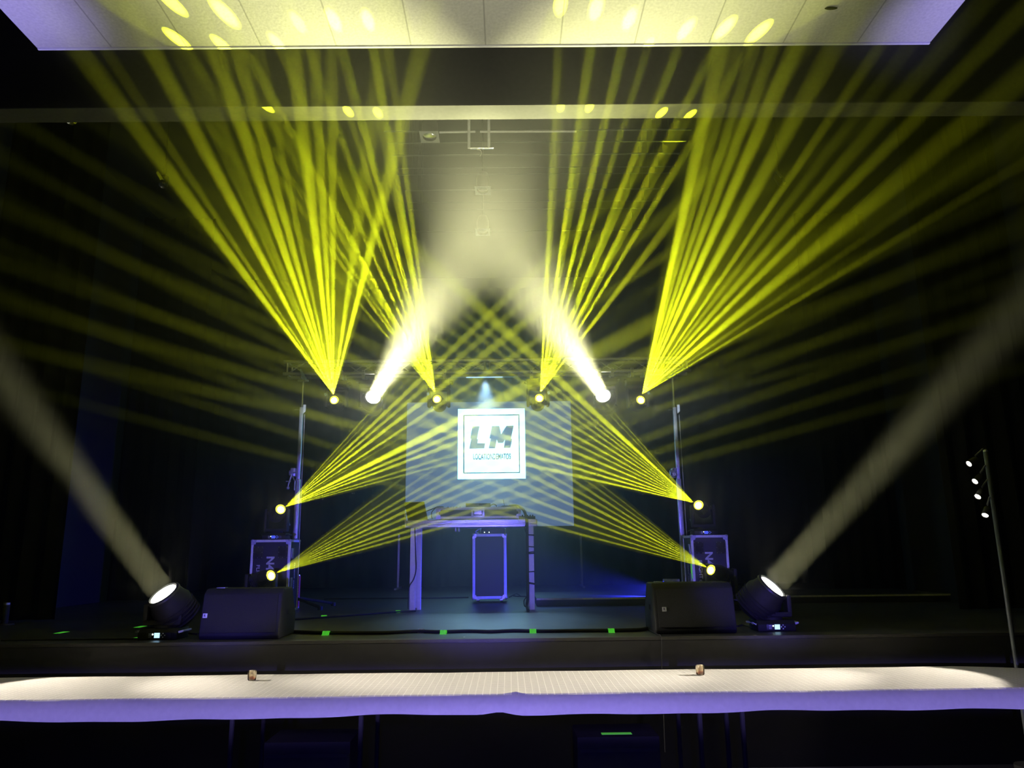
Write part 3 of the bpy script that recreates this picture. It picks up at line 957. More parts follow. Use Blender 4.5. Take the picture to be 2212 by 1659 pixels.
# ---------------------------------------------------------------- flight cases
def case_shell(t, x0, x1, y0, y1, z0, z1, e=.028, panel='casepanel', corner_r=.022, split=None):
    """panel body, aluminium edge profiles and ball corners, as parts of t"""
    MB().box((x0 + .004, y0 + .004, z0 + .004), (x1 - .004, y1 - .004, z1 - .004)).build('body', MT[panel], t)
    mb = MB()
    def pr(lo, hi):
        mb.box(lo, hi, .003)
    for x in (x0, x1 - e):
        pr((x, y0, z0), (x + e, y0 + .004, z1)); pr((x, y1 - .004, z0), (x + e, y1, z1))
    for z in (z0, z1 - e):
        pr((x0, y0 - .001, z), (x1, y0 + .004, z + e)); pr((x0, y1 - .004, z), (x1, y1 + .001, z + e))
    for y in (y0, y1 - e):
        for x in (x0, x1 - .004):
            pr((x - .001, y, z0), (x + .005, y + e, z1))
        for z in (z0, z1 - .004):
            pr((x0, y, z - .001), (x1, y + e, z + .005))
    for x in (x0, x1 - e):
        for z in (z0, z1 - .004):
            pr((x, y0, z - .001), (x + e, y1, z + .005))
    for z in (z0, z1 - e):
        for x in (x0, x1 - .004):
            pr((x - .001, y0, z), (x + .005, y1, z + e))
    mb.build('edge_profile', MT['alupaint'], t)
    for x in (x0, x1):
        for z in (z0, z1):
            for y in (y0, y1):
                sx, sz, sy = (1 if x == x0 else -1), (1 if z == z0 else -1), (1 if y == y0 else -1)
                mb = MB().sphere((x + sx * .012, y + sy * .012, z + sz * .012), corner_r, 10)
                mb.prism([(x, z), (x + sx * .062, z), (x + sx * .05, z + sz * .05), (x, z + sz * .062)], y - sy * .0055, y - sy * .001)
                mb.build('corner', MT['galv'], t)

def tower_case(px0, px1, pzt, y0, label, side):
    x0, x1 = at(px0, 1200, y0).x, at(px1, 1200, y0).x
    z1 = at((px0 + px1) / 2, pzt, y0).z
    y1 = y0 + .42
    t = thing('flight_case', label, 'flight case', ((x0 + x1) / 2, (y0 + y1) / 2, STAGE), 'tall flight cases under the side lights')
    case_shell(t, x0, x1, y0, y1, STAGE, z1)
    w = x1 - x0
    for k, xc in enumerate((x0 + .085, x1 - .085)):
        pl = MB().box((xc - .058, y0 - .004, z1 - .215), (xc + .058, y0 - .0005, z1 - .075), .002).build('latch_plate', MT['rubber'], t)
        MB().box((xc - .03, y0 - .012, z1 - .185), (xc + .03, y0 - .0045, z1 - .115), .003).build('latch', MT['blackmatt'], pl)
        mb = MB()
        for i in range(3):
            for j in range(3):
                if i == 1 and j == 1:
                    continue
                mb.sphere((xc - .048 + .048 * i, y0 - .0045, z1 - .205 + .060 * j), .0045, 6)
        mb.build('rivet', MT['chrome'], pl)
    xm = (x0 + x1) / 2
    MB().text('N4', (xm + (.005 if side < 0 else -.015), y0 - .001, z1 - .275), .095, .16, turn=math.pi / 2, bold=.035).build('print', MT['printdim'], t, 'large grey characters N4 printed sideways', smooth=False)
    MB().text('FLIGHT', (x0 + .095, y0 - .001, z1 - .395), .040, .21, turn=math.pi / 2, bold=.008).build('print', MT['print'], t, 'white word FLIGHT printed sideways', smooth=False)
    MB().text('case', (x0 + .088, y0 - .001, z1 - .555), .026, .085, turn=math.pi / 2).build('print', MT['printdim'], t, 'small grey word case', smooth=False)
    # the side that faces the middle of the stage
    xs = x1 if side < 0 else x0
    MB().text('FLIGHT case', (xs + (.003 if side < 0 else -.003), y0 + .21, z1 - .42), .030, .30, turn=math.pi / 2, normal='right' if side < 0 else 'left').build('print', MT['printdim'], t, 'small side lettering', smooth=False)
    mb = MB()
    sg = 1 if side < 0 else -1
    for zz in (z1 - .16, z1 - .5):
        mb.box((min(xs, xs + sg * .008), y0 + .05, zz - .06), (max(xs, xs + sg * .008), y0 + .13, zz + .06), .002)
    mb.build('butterfly_catch', MT['galv'], t)
    for a in (-1, 1):
        for b_ in (y0 + .06, y1 - .06):
            pass
    if side > 0:
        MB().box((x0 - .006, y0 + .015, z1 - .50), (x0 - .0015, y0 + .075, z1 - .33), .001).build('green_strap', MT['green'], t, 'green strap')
    return t, z1, y1
CY_ = 9.30
case_l, CZL, CYL = tower_case(541.5, 626.5, 1166, CY_ - .12, 'tall black flight case with violet lit edges under the left side light', -1)
case_r, CZR, CYR = tower_case(1494.5, 1574, 1156, CY_ - .12, 'tall black flight case with violet lit edges under the right side light', 1)

G2 = 'moving heads with yellow beams beside the stage'
for lens, src, pts, cz, lab, st in ((L_UP_L, at(616, 1095, 9.22), upper_l, CZL, 'black moving head with yellow beams on top of the left flight case', 1),
                                    (L_UP_R, at(1499, 1086, 9.22), upper_r, CZR, 'black moving head with yellow beams on top of the right flight case', -1)):
    d = axis_of(src, pts)
    t = moving_head(lab, lens, Vector((d.x * .55, -.8, d.z * .5)), cz + .002, .060, .92, False, 'yellow', 'blue', G2, glint_side=st, pan=0)
for lens, src, pts, lab in ((L_LO_L, at(596, 1238, 8.68), lower_l, 'black moving head with yellow beams on the floor before the left flight case'),
                            (L_LO_R, at(1528, 1226, 8.68), lower_r, 'black moving head with yellow beams on the floor before the right flight case')):
    d = axis_of(src, pts)
    moving_head(lab, lens, Vector((d.x * 1.0, -.75, d.z * .7)), STAGE, .058, 1.1, False, 'yellow', 'blue', G2, pan=0)
for lens, tgt, lab in ((L_FR_L, FR_T_L, 'large black moving head with a white beam at the left front of the stage'),
                       (L_FR_R, FR_T_R, 'large black moving head with a white beam at the right front of the stage')):
    d = (tgt - lens).normalized()
    sg = -1 if d.x < 0 else 1
    moving_head(lab, lens, d, STAGE, .112, 1.02, False, 'white', 'bright', 'moving heads at the stage front', pan=0.0, base_xy=(lens.x - sg * .02, lens.y + .02))

# slim red tube by the left case
xr, yr = at(644, 1270, 9.95).x, 9.95
t = thing('red_tube', 'slim dark red tube with silver ends standing beside the left flight case', 'tube', (xr, yr, STAGE))
zt = at(644, 1244, yr).z
MB().cyl((xr, yr, STAGE + .012), (xr, yr, zt), .027, seg=16).build('tube_body', MT['red'], t)
MB().cyl((xr, yr, STAGE), (xr, yr, STAGE + .014), .024).build('end_cap', MT['chrome'], t)
MB().cyl((xr, yr, zt), (xr, yr, zt + .014), .018).build('end_cap', MT['chrome'], t)
mb = MB()
for k in range(7):
    mb.box((xr - .006, yr - .0285, STAGE + .10 + k * .03), (xr + .010, yr - .0265, STAGE + .118 + k * .03))
mb.build('print', MT['printdim'], t, 'pale lettering strip')

# ---------------------------------------------------------------- table with the mixing case
TBY0, TBY1 = 9.15, 9.75
def tp(px, py, y=TBY0):
    return at(px, py, y)
bx0, bx1 = tp(879, 1130).x, tp(1159.5, 1130).x
bzt, bzb = tp(1020, 1123).z, tp(1020, 1138.5).z
t = thing('dj_table', 'silver aluminium table with a thick ribbed top in the middle of the stage', 'table', ((bx0 + bx1) / 2, (TBY0 + TBY1) / 2, STAGE))
mb = MB()
h = bzt - bzb
mb.box((bx0, TBY0 + .006, bzb), (bx1, TBY1, bzt), .002)
mb.box((bx0, TBY0, bzt - h * .38), (bx1, TBY0 + .01, bzt + .002), .003)
mb.box((bx0, TBY0 - .004, bzt - h * .60), (bx1, TBY0 + .01, bzt - h * .46), .004)
mb.box((bx0, TBY0, bzb), (bx1, TBY0 + .01, bzt - h * .64), .003)
top = mb.build('tabletop', MT['alu'], t)
mb = MB()
for k in range(10):
    x = bx0 + .06 + (bx1 - bx0 - .12) * k / 9
    mb.sphere((x, TBY0, bzt - h * .18), .0055, 6)
mb.build('rivet', MT['galv'], top)
for x in (bx0, bx1):
    MB().box((x - .006, TBY0 - .004, bzb + .006), (x + .006, TBY1 + .004, bzt - .004), .002).build('end_cap', MT['galv'], top)
lx = tp(891, 1230).x
mb = MB().box((lx - .033, TBY0 + .02, STAGE), (lx + .033, TBY0 + .055, bzb), .003)
mb.box((lx + .034, TBY0 + .20, STAGE), (lx + .078, TBY0 + .26, bzb), .003)
mb.build('leg', MT['alupaint'], t)
rx = tp(1148.5, 1230).x
MB().box((rx - .030, TBY0 + .02, STAGE), (rx + .030, TBY0 + .055, bzb), .003).build('leg', MT['alupaint'], t)
for x in (lx, rx):
    MB().box((x - .03, TBY1 - .06, STAGE), (x + .03, TBY1 - .02, bzb), .003).build('leg', MT['alupaint'], t)
for u in (983, 990):
    x = tp(u, 1145).x
    MB().cyl((x, TBY0 + .12, bzb - .05), (x, TBY0 + .12, bzb), .012).build('table_bolt', MT['galv'], t)
# table cable strapped down the right leg
def stripe(px, y, z):
    return Vector((px, y, z))
cp = [tp(1100, 1093, 9.3), tp(1118, 1092, 9.25), tp(1131, 1102, 9.16), tp(1137, 1118, 9.12), tp(1138.5, 1132, 9.118), tp(1139, 1180, 9.122), tp(1139.5, 1240, 9.122), tp(1140, 1290, 9.122), tp(1138, 1308, 9.122), onz(1141, 1319, STAGE + .015)]
t = thing('cable_loom', 'black cable loom falling from the table top and strapped down its right leg', 'cable', (rx, TBY0, STAGE))
MB().tube(cp, .017, 10).build('loom', MT['rubber'], t)
mb = MB().tube([tp(1137, 1290, 9.12), tp(1132, 1298, 9.1), tp(1134, 1310, 9.1), tp(1141, 1304, 9.12)], .006)
mb.tube([tp(1138, 1128, 9.11), tp(1134, 1140, 9.1), tp(1136, 1150, 9.1)], .006)
mb.build('loose_wire', MT['rubber'], t)
for py, tilt, w_ in ((1155.5, .02, .014), (1181, .03, .012), (1192, -.05, .008), (1195, -.02, .020), (1235, -.02, .012), (1260, .06, .020)):
    z = tp(1148, py).z
    R = Matrix.Rotation(tilt * 3, 3, 'Y')
    MB().box((rx - .052, TBY0 - .022, z - w_ / 2), (rx + .036, TBY0 + .0185, z + w_ / 2), .002, rot=R).build('strap', MT['blackmatt'], t)
tag(MB().tube([tp(896, 1140, 9.14), tp(898, 1200, 9.15), tp(898.5, 1232, 9.15), tp(893, 1252, 9.14), tp(884, 1268, 9.13), tp(882, 1300, 9.13), tp(882, 1316, 9.12)], .007).build('cable', MT['rubber']),
    'thin black cable curving down the left leg of the aluminium table', 'cable')

# mixing case
cy0, cy1 = 9.22, 9.62
cx0, cx1 = tp(942, 1106, cy0).x, tp(1125, 1106, cy0).x
cz0, cz1 = bzt + .016, tp(1035, 1095.5, cy0).z
t = thing('mixer_case', 'shallow aluminium edged mixing case with a recessed handle on the table', 'case', ((cx0 + cx1) / 2, (cy0 + cy1) / 2, bzt + .003))
case_shell(t, cx0, cx1, cy0, cy1, cz0, cz1, e=.030, panel='casedark', corner_r=.016)
for dx in (.05, -.05):
    for yy in (cy0 + .05, cy1 - .05):
        x = cx0 + .05 if dx > 0 else cx1 - .05
        MB().cyl((x, yy, bzt + .003), (x, yy, cz0 + .004), .018).build('foot', MT['rubber'], t)
xh = tp(1032.5, 1106, cy0).x
zc = (cz0 + cz1) / 2
hp = MB().box((xh - .082, cy0 - .010, zc - .052), (xh + .082, cy0 - .0015, zc + .050), .006).build('handle_plate', MT['galv'], t)
mb = MB().box((xh - .052, cy0 - .0125, zc - .034), (xh + .052, cy0 - .0105, zc + .034), .001)
mb.build('handle_recess', MT['alu'], hp)
mb = MB().tube([(xh - .05, cy0 - .014, zc + .026), (xh - .05, cy0 - .022, zc - .026), (xh + .05, cy0 - .022, zc - .026), (xh + .05, cy0 - .014, zc + .026)], .008, smooth=False)
mb.build('handle', MT['rubber'], hp)
# knobs peeping over the case edge
mb = MB()
for u in (968, 974, 980, 986, 994, 1078, 1083, 1094):
    x = tp(u, 1094, cy0 + .08).x
    mb.cyl((x, cy0 + .08, cz1 - .002), (x, cy0 + .08, cz1 + .012), .010, seg=10)
mb.build('knob', MT['black'], t)
# flat black unit standing on the case
ux0, ux1 = tp(1006, 1090, 9.30).x, tp(1059.5, 1090, 9.30).x
t = thing('mixer', 'flat black mixer standing on top of the mixing case', 'mixer', ((ux0 + ux1) / 2, 9.37, cz1 + .006))
MB().box((ux0, 9.30, cz1 + .006), (ux1, 9.46, tp(1032, 1087, 9.30).z), .004).build('unit_body', MT['lidgrey'], t)
MB().lathe([(.006, 0), (.009, .001), (.009, .002), (.006, .002)], ((ux0 + ux1) / 2, 9.2995, tp(1032, 1090, 9.3).z), (0, -1, 0), 14).build('emblem', MT['galv'], t)
tag(MB().tube([tp(1059, 1092, 9.34), tp(1063, 1090, 9.33), tp(1067, 1089, 9.33), tp(1071, 1091, 9.33), tp(1073, 1094.5, 9.34)], .006).build('cable', MT['rubber']),
    'short looped black cable beside the flat mixer', 'cable')
a0 = tp(1090, 1093, cy0 + .12)
t = thing('antenna_receiver', 'small black receiver with a thin upright antenna on the mixing case', 'receiver', (a0.x, a0.y, cz1 + .006))
MB().box((a0.x - .03, a0.y - .02, cz1 + .006), (a0.x + .05, a0.y + .05, cz1 + .022), .003).build('receiver_body', MT['black'], t)
MB().cyl((a0.x, a0.y, cz1 + .02), tp(1087, 1079, cy0 + .12), .003, seg=6).build('antenna', MT['black'], t)
# laptop, lid towards the hall
q = [tp(873, 1085.5, 9.24), tp(916.5, 1084.5, 9.24), tp(924, 1121, 9.18), tp(880.5, 1122.5, 9.18)]
t = thing('laptop', 'open dark laptop with its lid towards the hall at the left end of the table', 'laptop', ((q[2].x + q[3].x) / 2, 9.3, bzt + .003))
b = bmesh.new()
f = [b.verts.new(p) for p in (q[0], q[1], Vector((q[2].x, 9.18, bzt + .016)), Vector((q[3].x, 9.18, bzt + .016)))]
b.faces.new(f)
bmesh.ops.solidify(b, geom=list(b.faces), thickness=-.008)
bmesh.ops.recalc_face_normals(b, faces=b.faces)
MB()._merge(b).build('lid', MT['lidgrey'], t)
MB().cyl(q[0] + Vector((0, 0, .002)), q[1] + Vector((0, 0, .002)), .0035, seg=8).build('lid_edge', MT['alu'], t, 'bright lid edge')
MB().box((q[3].x, 9.182, bzt + .003), (q[2].x, 9.42, bzt + .016), .003).build('keyboard_base', MT['lidgrey'], t)
tag(MB().tube([tp(921, 1104, 9.24), tp(935, 1099, 9.24), tp(945, 1095, 9.24), tp(958, 1095, 9.3)], .005).build('cable', MT['rubber']), 'thin black cable from the laptop to the mixing case', 'cable')
tag(MB().tube([tp(940, 1098, 9.2), tp(933, 1106, 9.19), tp(932, 1115, 9.19), tp(934, 1121, 9.19)], .005).build('cable', MT['rubber']), 'short black cable bowing down beside the left end of the mixing case', 'cable')
# small controller at the right end
kx0, kx1 = tp(1118, 1118, 9.2).x, tp(1156.5, 1118, 9.2).x
t = thing('effects_unit', 'small black effects unit with knobs at the right end of the table', 'mixer', ((kx0 + kx1) / 2, 9.27, bzt + .003))
MB().box((kx0 + .015, 9.205, bzt + .003), (kx1, 9.36, bzt + .040), .004).build('unit_body', MT['black'], t)
for k in range(5):
    x = kx0 + .06 + k * (kx1 - kx0 - .09) / 4
    MB().cyl((x, 9.24, bzt + .040), (x, 9.24, bzt + .056), .009, seg=12).build('knob', MT['black'], t)
tag(MB().cyl(tp(875, 1108, 9.13), tp(876.5, 1140, 9.13), .012, seg=8).build('pale_strap', MT['print']), 'narrow pale strap hanging at the left end of the table', 'strap')

# rack case under the table
my0 = 10.45
mx0, mx1 = at(1020.5, 1230, my0).x, at(1094, 1230, my0).x
mz0, mz1 = STAGE + .05, at(1057, 1153, my0).z
t = thing('rack_case', 'tall narrow black rack case with aluminium edges seen under the table', 'flight case', ((mx0 + mx1) / 2, my0 + .22, STAGE))
case_shell(t, mx0, mx1, my0, my0 + .45, mz0, mz1, e=.036, panel='casedark', corner_r=.024)
for x in (mx0 + .07, mx1 - .07):
    for y in (my0 + .08, my0 + .37):
        MB().cyl((x - .015, y, STAGE + .026), (x + .015, y, STAGE + .026), .026, seg=14).build('caster', MT['rubber'], t)
        MB().box((x - .022, y - .03, STAGE + .030), (x + .022, y + .03, mz0 + .003)).build('caster_bracket', MT['galv'], t)
ax0, ax1 = at(1040, 1146, my0).x, at(1090, 1146, my0).x
t = thing('amplifier', 'black amplifier with two lit lamps on top of the rack case', 'amplifier', ((ax0 + ax1) / 2, my0 + .2, mz1 + .006))
MB().box((ax0, my0 + .03, mz1 + .006), (ax1, my0 + .36, mz1 + .075), .004).build('unit_body', MT['black'], t)
for u, g in ((1046.5, 'led'), (1056.5, 'led')):
    MB().sphere((at(u, 1151, my0).x, my0 + .028, mz1 + .020), .008, 8).build('indicator', GL[g], t, 'lit indicator')
for x in (ax0 - .01, ax1 + .01):
    MB().tube([(x, my0 + .04, mz1 + .02), (x, my0 + .0, mz1 + .03), (x, my0, mz1 + .06), (x, my0 + .04, mz1 + .07)], .006, smooth=False).build('handle', MT['chrome'], t)
tag(MB().tube([at(1038, 1142, my0 + .05), at(1031, 1145, my0), at(1027, 1150, my0), at(1034, 1152, my0 + .02)], .008).build('cable', MT['galv']), 'grey cable end curled beside the amplifier under the table', 'cable')

# ---------------------------------------------------------------- stage monitors
def monitor(label, fx0, fx1, yb, ztop_px, side, badge_px):
    """a wedge: the grille leans back; fx: front bottom corners in the view"""
    a, b_ = onz(*fx0, STAGE), onz(*fx1, STAGE)
    y0 = (a.y + b_.y) / 2
    x0, x1 = a.x - .012, b_.x + .012
    zt = at((fx0[0] + fx1[0]) / 2, ztop_px, y0 + .12).z
    H = zt - STAGE
    t = thing('stage_monitor', label, 'speaker', ((x0 + x1) / 2, y0 + .2, STAGE), 'wedge monitors at the stage front')
    prof = [(y0 + .02, STAGE), (y0 - .005, STAGE + .03), (y0 + .055, STAGE + H * .90), (y0 + .11, STAGE + H), (y0 + .34, STAGE + H), (y0 + .48, STAGE + H * .42), (y0 + .46, STAGE)]
    cab = MB().prism_x(prof, x0, x1, .014).build('cabinet', MT['speaker'], t)
    n = Vector((0, -(H * .90 - .03), .06)).normalized()     # outward normal of the grille face
    up = Vector((0, .06, H * .90 - .03)).normalized()
    o = Vector((0, y0 - .005, STAGE + .03))
    Lf = math.hypot(.06, H * .90 - .03)
    R = Matrix((Vector((1, 0, 0)), -n, up)).transposed()
    c = o + up * (Lf * .52) + Vector(((x0 + x1) / 2, 0, 0)) + n * .006
    hw = (x1 - x0) / 2 - .03
    hh = Lf * .45
    MB().box((c.x - hw, c.y - .006, c.z - hh), (c.x + hw, c.y + .006, c.z + hh), .004, rot=R).build('grille', MT['grille'], t)
    bpix = badge_px
    d = ray(*bpix)
    tt = (c + n * .007 - CAM).dot(n) / d.dot(n)
    p = CAM + d * tt
    bs = .0175
    bd_ = MB().box((p.x - bs, p.y - .003, p.z - bs), (p.x + bs, p.y + .003, p.z + bs), .001, rot=R).build('badge', MT['badge'], t, 'small square white badge')
    tx = MB().text('R', (0, 0, 0), .020, .015, depth=.0008, bold=.03)
    for v in tx.bm.verts:
        v.co = R @ v.co + p + n * .0042
    tx.build('badge_letter', MT['badgeink'], bd_, smooth=False)
    for xs in (x0, x1):
        sg = -1 if xs == x0 else 1
        MB().box((min(xs, xs + sg * .003), y0 + .20, STAGE + H * .45), (max(xs, xs + sg * .003), y0 + .32, STAGE + H * .55), .001).build('handle_recess', MT['rubber'], cab)
    MB().box((x0 + .05, y0 + .33 - .14, STAGE + H - .001), (x0 + .12, y0 + .33 - .07, STAGE + H + .006), .002).build('socket_plate', MT['galv'], cab)
    return t, x0, x1, y0, H
monL = monitor('black wedge monitor speaker with a small white badge on the left stage front', (427, 1384), (601, 1380), 0, 1271, -1, (443, 1330))
monR = monitor('black wedge monitor speaker with a small white badge on the right stage front', (1421, 1371), (1589, 1368), 0, 1258, 1, (1435, 1316))

# ---------------------------------------------------------------- cables and tape on the stage floor
def floor_cable(pix, r, label, z=STAGE):
    return tag(MB().tube([onz(u, v, z + r) for u, v in pix], r, 8).build('floor_cable', MT['rubber']), label, 'cable', 'cables lying on the stage floor')
floor_cable([(628, 1364), (690, 1366.5), (760, 1367), (830, 1366.5), (895, 1363.5), (950, 1364.5), (1010, 1363), (1060, 1364), (1110, 1362), (1170, 1363), (1240, 1362), (1320, 1361.5), (1380, 1360), (1399, 1356)], .014,
            'thick black cable running along the stage front between the two monitors')
floor_cable([(2, 1383.5), (90, 1382), (200, 1381), (300, 1379.5), (318, 1379)], .006, 'thin black cable along the left stage front edge')
floor_cable([(632, 1338), (690, 1334), (760, 1329), (830, 1323.5), (898, 1319.5)], .010, 'black cable running from the left monitor to the table leg')
floor_cable([(700, 1294), (800, 1292.5), (915, 1292), (1012, 1290.5)], .010, 'thin black cable on the floor left of the rack case')
floor_cable([(1100, 1290), (1115, 1283), (1124, 1288), (1110, 1287), (1150, 1289.5)], .008, 'curled black cable on the floor right of the rack case')
tag(MB().tube([onz(395, 1366, STAGE + .008), onz(408, 1368, STAGE + .008), onz(428, 1370, STAGE + .008)], .008).build('floor_cable', MT['rubber']), 'short black cable between the left front moving head and the monitor', 'cable', 'cables lying on the stage floor')
tag(MB().tube([onz(1593, 1353, STAGE + .008), onz(1606, 1350, STAGE + .008), onz(1622, 1354, STAGE + .008), onz(1634, 1357, STAGE + .008)], .008).build('floor_cable', MT['rubber']), 'short black cable between the right monitor and the right front moving head', 'cable', 'cables lying on the stage floor')
tag(MB().tube([onz(1399, 1358, STAGE + .006), onz(1408, 1364, STAGE + .006), onz(1421, 1370.5, STAGE + .006), Vector((onz(1424, 1374, STAGE).x, FRONT - .012, STAGE - .01)), Vector((onz(1424, 1374, STAGE).x - .006, FRONT - .012, STAGE - .25)), Vector((onz(1424, 1374, STAGE).x - .015, FRONT - .012, .12))], .003).build('wire', MT['rubber']),
    'thin wire dropping over the stage edge beside the right monitor', 'cable')
def tape(px, py, wpx, m, label, lift=.0, dy=.12):
    """a strip stuck flat on the floor, or (lift) drawn over a cable of that height"""
    p = onz(px, py, STAGE + lift * .5)
    w = wpx / FPX * (p.y * math.cos(PITCH) + .1)
    prof = [(-dy / 2, .001), (dy / 2, .001)] if not lift else [(-.055, .001), (-.026, .006), (-.016, lift * .75), (-.006, lift + .002), (.006, lift + .002), (.016, lift * .75), (.026, .006), (.055, .001)]
    b = bmesh.new()
    N = 6
    vs_ = []
    for i in range(N + 1):
        x = (i / N - .5) * w
        vs_.append([b.verts.new(Vector((p.x + x, p.y + yy + .004 * math.sin(i * 1.7), STAGE + zz + .0006 * math.sin(i * 2.1)))) for yy, zz in prof])
    for l, r in zip(vs_, vs_[1:]):
        for k in range(len(prof) - 1):
            b.faces.new((l[k], r[k], r[k + 1], l[k + 1]))
    bmesh.ops.solidify(b, geom=list(b.faces), thickness=.001)
    return tag(MB()._merge(b).build('tape_strip', MT[m], smooth=False), label, 'tape', 'strips of tape on the stage floor')
C_ = .029
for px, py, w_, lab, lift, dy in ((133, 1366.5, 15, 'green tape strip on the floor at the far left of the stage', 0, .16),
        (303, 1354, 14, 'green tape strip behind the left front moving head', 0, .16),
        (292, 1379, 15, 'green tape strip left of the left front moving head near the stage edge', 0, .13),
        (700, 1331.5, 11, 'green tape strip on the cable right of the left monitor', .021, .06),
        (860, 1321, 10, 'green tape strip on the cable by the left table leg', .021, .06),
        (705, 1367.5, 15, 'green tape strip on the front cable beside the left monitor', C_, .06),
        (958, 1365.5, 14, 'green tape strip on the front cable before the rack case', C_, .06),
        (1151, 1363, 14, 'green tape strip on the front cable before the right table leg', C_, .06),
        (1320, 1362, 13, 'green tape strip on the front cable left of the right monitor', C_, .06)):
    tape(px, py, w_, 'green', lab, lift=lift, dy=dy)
tape(910, 1362.5, 13, 'whitetape', 'white tape label on the front cable before the left table leg', lift=C_, dy=.03)
tape(1003, 1376.5, 4, 'whitetape', 'tiny white scrap near the stage edge in the middle', dy=.05)
tape(1632, 1372.5, 6, 'whitetape', 'tiny white scrap at the stage edge left of the right front moving head', dy=.05)

# LED bar behind the right monitor
p = at(1450, 1254, 9.95)
t = thing('led_bar', 'grey ribbed LED bar just visible over the right monitor', 'stage light', (p.x, p.y, RZ))
MB().box((p.x - .10, p.y - .05, RZ), (p.x + .10, p.y + .05, RZ + .03), .003).build('bar_foot', MT['blackmatt'], t)
MB().box((p.x - .10, p.y - .045, RZ + .03), (p.x + .10, p.y + .045, p.z + .02), .008).build('bar_body', MT['galv'], t)
MB().box((p.x - .104, p.y - .03, RZ + .05), (p.x - .1005, p.y + .03, p.z - .01)).build('lens', GL['bluebar'], t, 'blue glowing lens')
# dark post at the far left
p = onz(9, 1350, STAGE)
zt = at(9, 1302, p.y).z
t = thing('floor_stand', 'short dark post with a pale cap at the far left of the stage', 'post', (p.x, p.y, STAGE))
MB().cyl((p.x, p.y, STAGE), (p.x, p.y, zt - .02), .032).build('post', MT['blackmatt'], t)
MB().cyl((p.x, p.y, zt - .02), (p.x, p.y, zt), .030).build('cap', MT['printdim'], t, 'pale cap')
MB().cyl((p.x, p.y, STAGE), (p.x, p.y, STAGE + .015), .09, .08).build('base_plate', MT['blackmatt'], t)

# ---------------------------------------------------------------- lighting pole at the right with four spotlights
PYY = 6.08
ptop, pbot = at(2133, 975, PYY), at(2186, 1400, PYY)
px_ = (ptop.x + pbot.x) / 2
t = thing('lighting_pole', 'tall dark grey pole with four small spotlights at the right of the stage front', 'pole', (px_, PYY, 0))
MB().cyl((px_, PYY, .03), (px_, PYY, ptop.z), .017, seg=14).build('pole', MT['polegrey'], t)
MB().cyl((px_, PYY, 0), (px_, PYY, .03), .11, seg=24).build('base_plate', MT['blackmatt'], t)
MB().sphere((px_, PYY, ptop.z), .018).build('cap', MT['galv'], t)
SPOTS = []
for k, (u, v, aimx, where) in enumerate(((2093, 1002, .9, 'uppermost of the four on the right pole'), (2106, 1040, 1.6, 'second from the top on the right pole'),
                                         (2112, 1073, 2.2, 'third from the top on the right pole'), (2128, 1113, 2.8, 'lowest of the four on the right pole'))):
    c = at(u, v, PYY - .06)
    aim = (Vector((aimx, 5.45, .76)) - c).normalized()
    s = thing('spotlight', 'small warm white spotlight, ' + where, 'spotlight', c, 'spotlights on the right pole')
    back = c - aim * .08
    hd = MB().lathe([(0, -.09), (.016, -.09), (.026, -.075), (.028, 0), (.025, .003), (.023, -.005), (0, -.005)], c, aim, 18).build('can', MT['blackmatt'], s)
    MB().lathe([(0, .0), (.022, -.002), (.022, -.004), (0, -.004)], c, aim, 18).build('lens', GL['small'], hd, 'glowing lens')
    a = back + Vector((0, 0, .028))
    MB().tube([back + Vector((.0, 0, .0)), a, Vector((px_ - .02, PYY, a.z + .06))], .007, smooth=False).build('bracket', MT['galv'], s)
    SPOTS.append((c, aim))

# ---------------------------------------------------------------- the stage ceiling: battens, frame, lamps
for k, (v, yy) in enumerate(((283, 7.70), (308, 7.95), (335, 8.3), (363, 8.6), (377, 8.8), (411, 9.2), (437, 9.6), (453, 9.8), (500, 10.6))):
    z = at(1040, v, yy).z
    x0_, x1_ = -1.35, 2.1
    o = MB().cyl((x0_, yy, z), (x1_, yy, z), .012 if k in (0, 2, 5) else .008, seg=8)
    for xx in (-1.15, 1.9):
        o.cyl((xx, yy, z), (xx, yy, 7.3), .0022, seg=5)
    tag(o.build('batten_pipe', MT['polegrey']), ('thin dark ceiling batten, ' + ('first', 'second', 'third', 'fourth', 'fifth', 'sixth', 'seventh', 'eighth', 'ninth')[k] + ' counted back from the stage header'), 'pipe', 'battens across the stage ceiling')
fy = 7.62
A = lambda u, v: at(u, v, fy)
t = thing('pipe_frame', 'pale grey pipe frame hanging over the stage centre behind the header', 'pipe frame', (A(1036, 320).x, fy, A(1036, 320).z))
MB().cyl(A(949, 286), A(1027, 284.5), .011, seg=10).build('top_pipe', MT['alupaint'], t)
MB().cyl(A(1037, 284.5), A(1245, 284), .011, seg=10).build('top_pipe', MT['alupaint'], t)
for u in (1013, 1056):
    xx = A(u, 285).x
    MB().cyl((xx, fy, A(u, 312).z), (xx, fy, 7.3), .016, seg=12).build('drop_pipe', MT['alupaint'], t)
MB().cyl((A(1016, 320).x, fy, A(1016, 320).z), (A(1066, 320).x, fy, A(1016, 320).z), .015, seg=12).build('lower_pipe', MT['chrome'], t)
for u in (1016, 1056):
    MB().cyl((A(1013 if u < 1030 else 1056, 320).x, fy, A(1016, 320).z), (A(1013 if u < 1030 else 1056, 320).x, fy, A(u, 310).z), .016, seg=12).build('joint', MT['alupaint'], t)
MB().tube([A(1030, 322), A(1037, 323), A(1040, 330), A(1037, 337)], .010).build('hook', MT['chrome'], t)
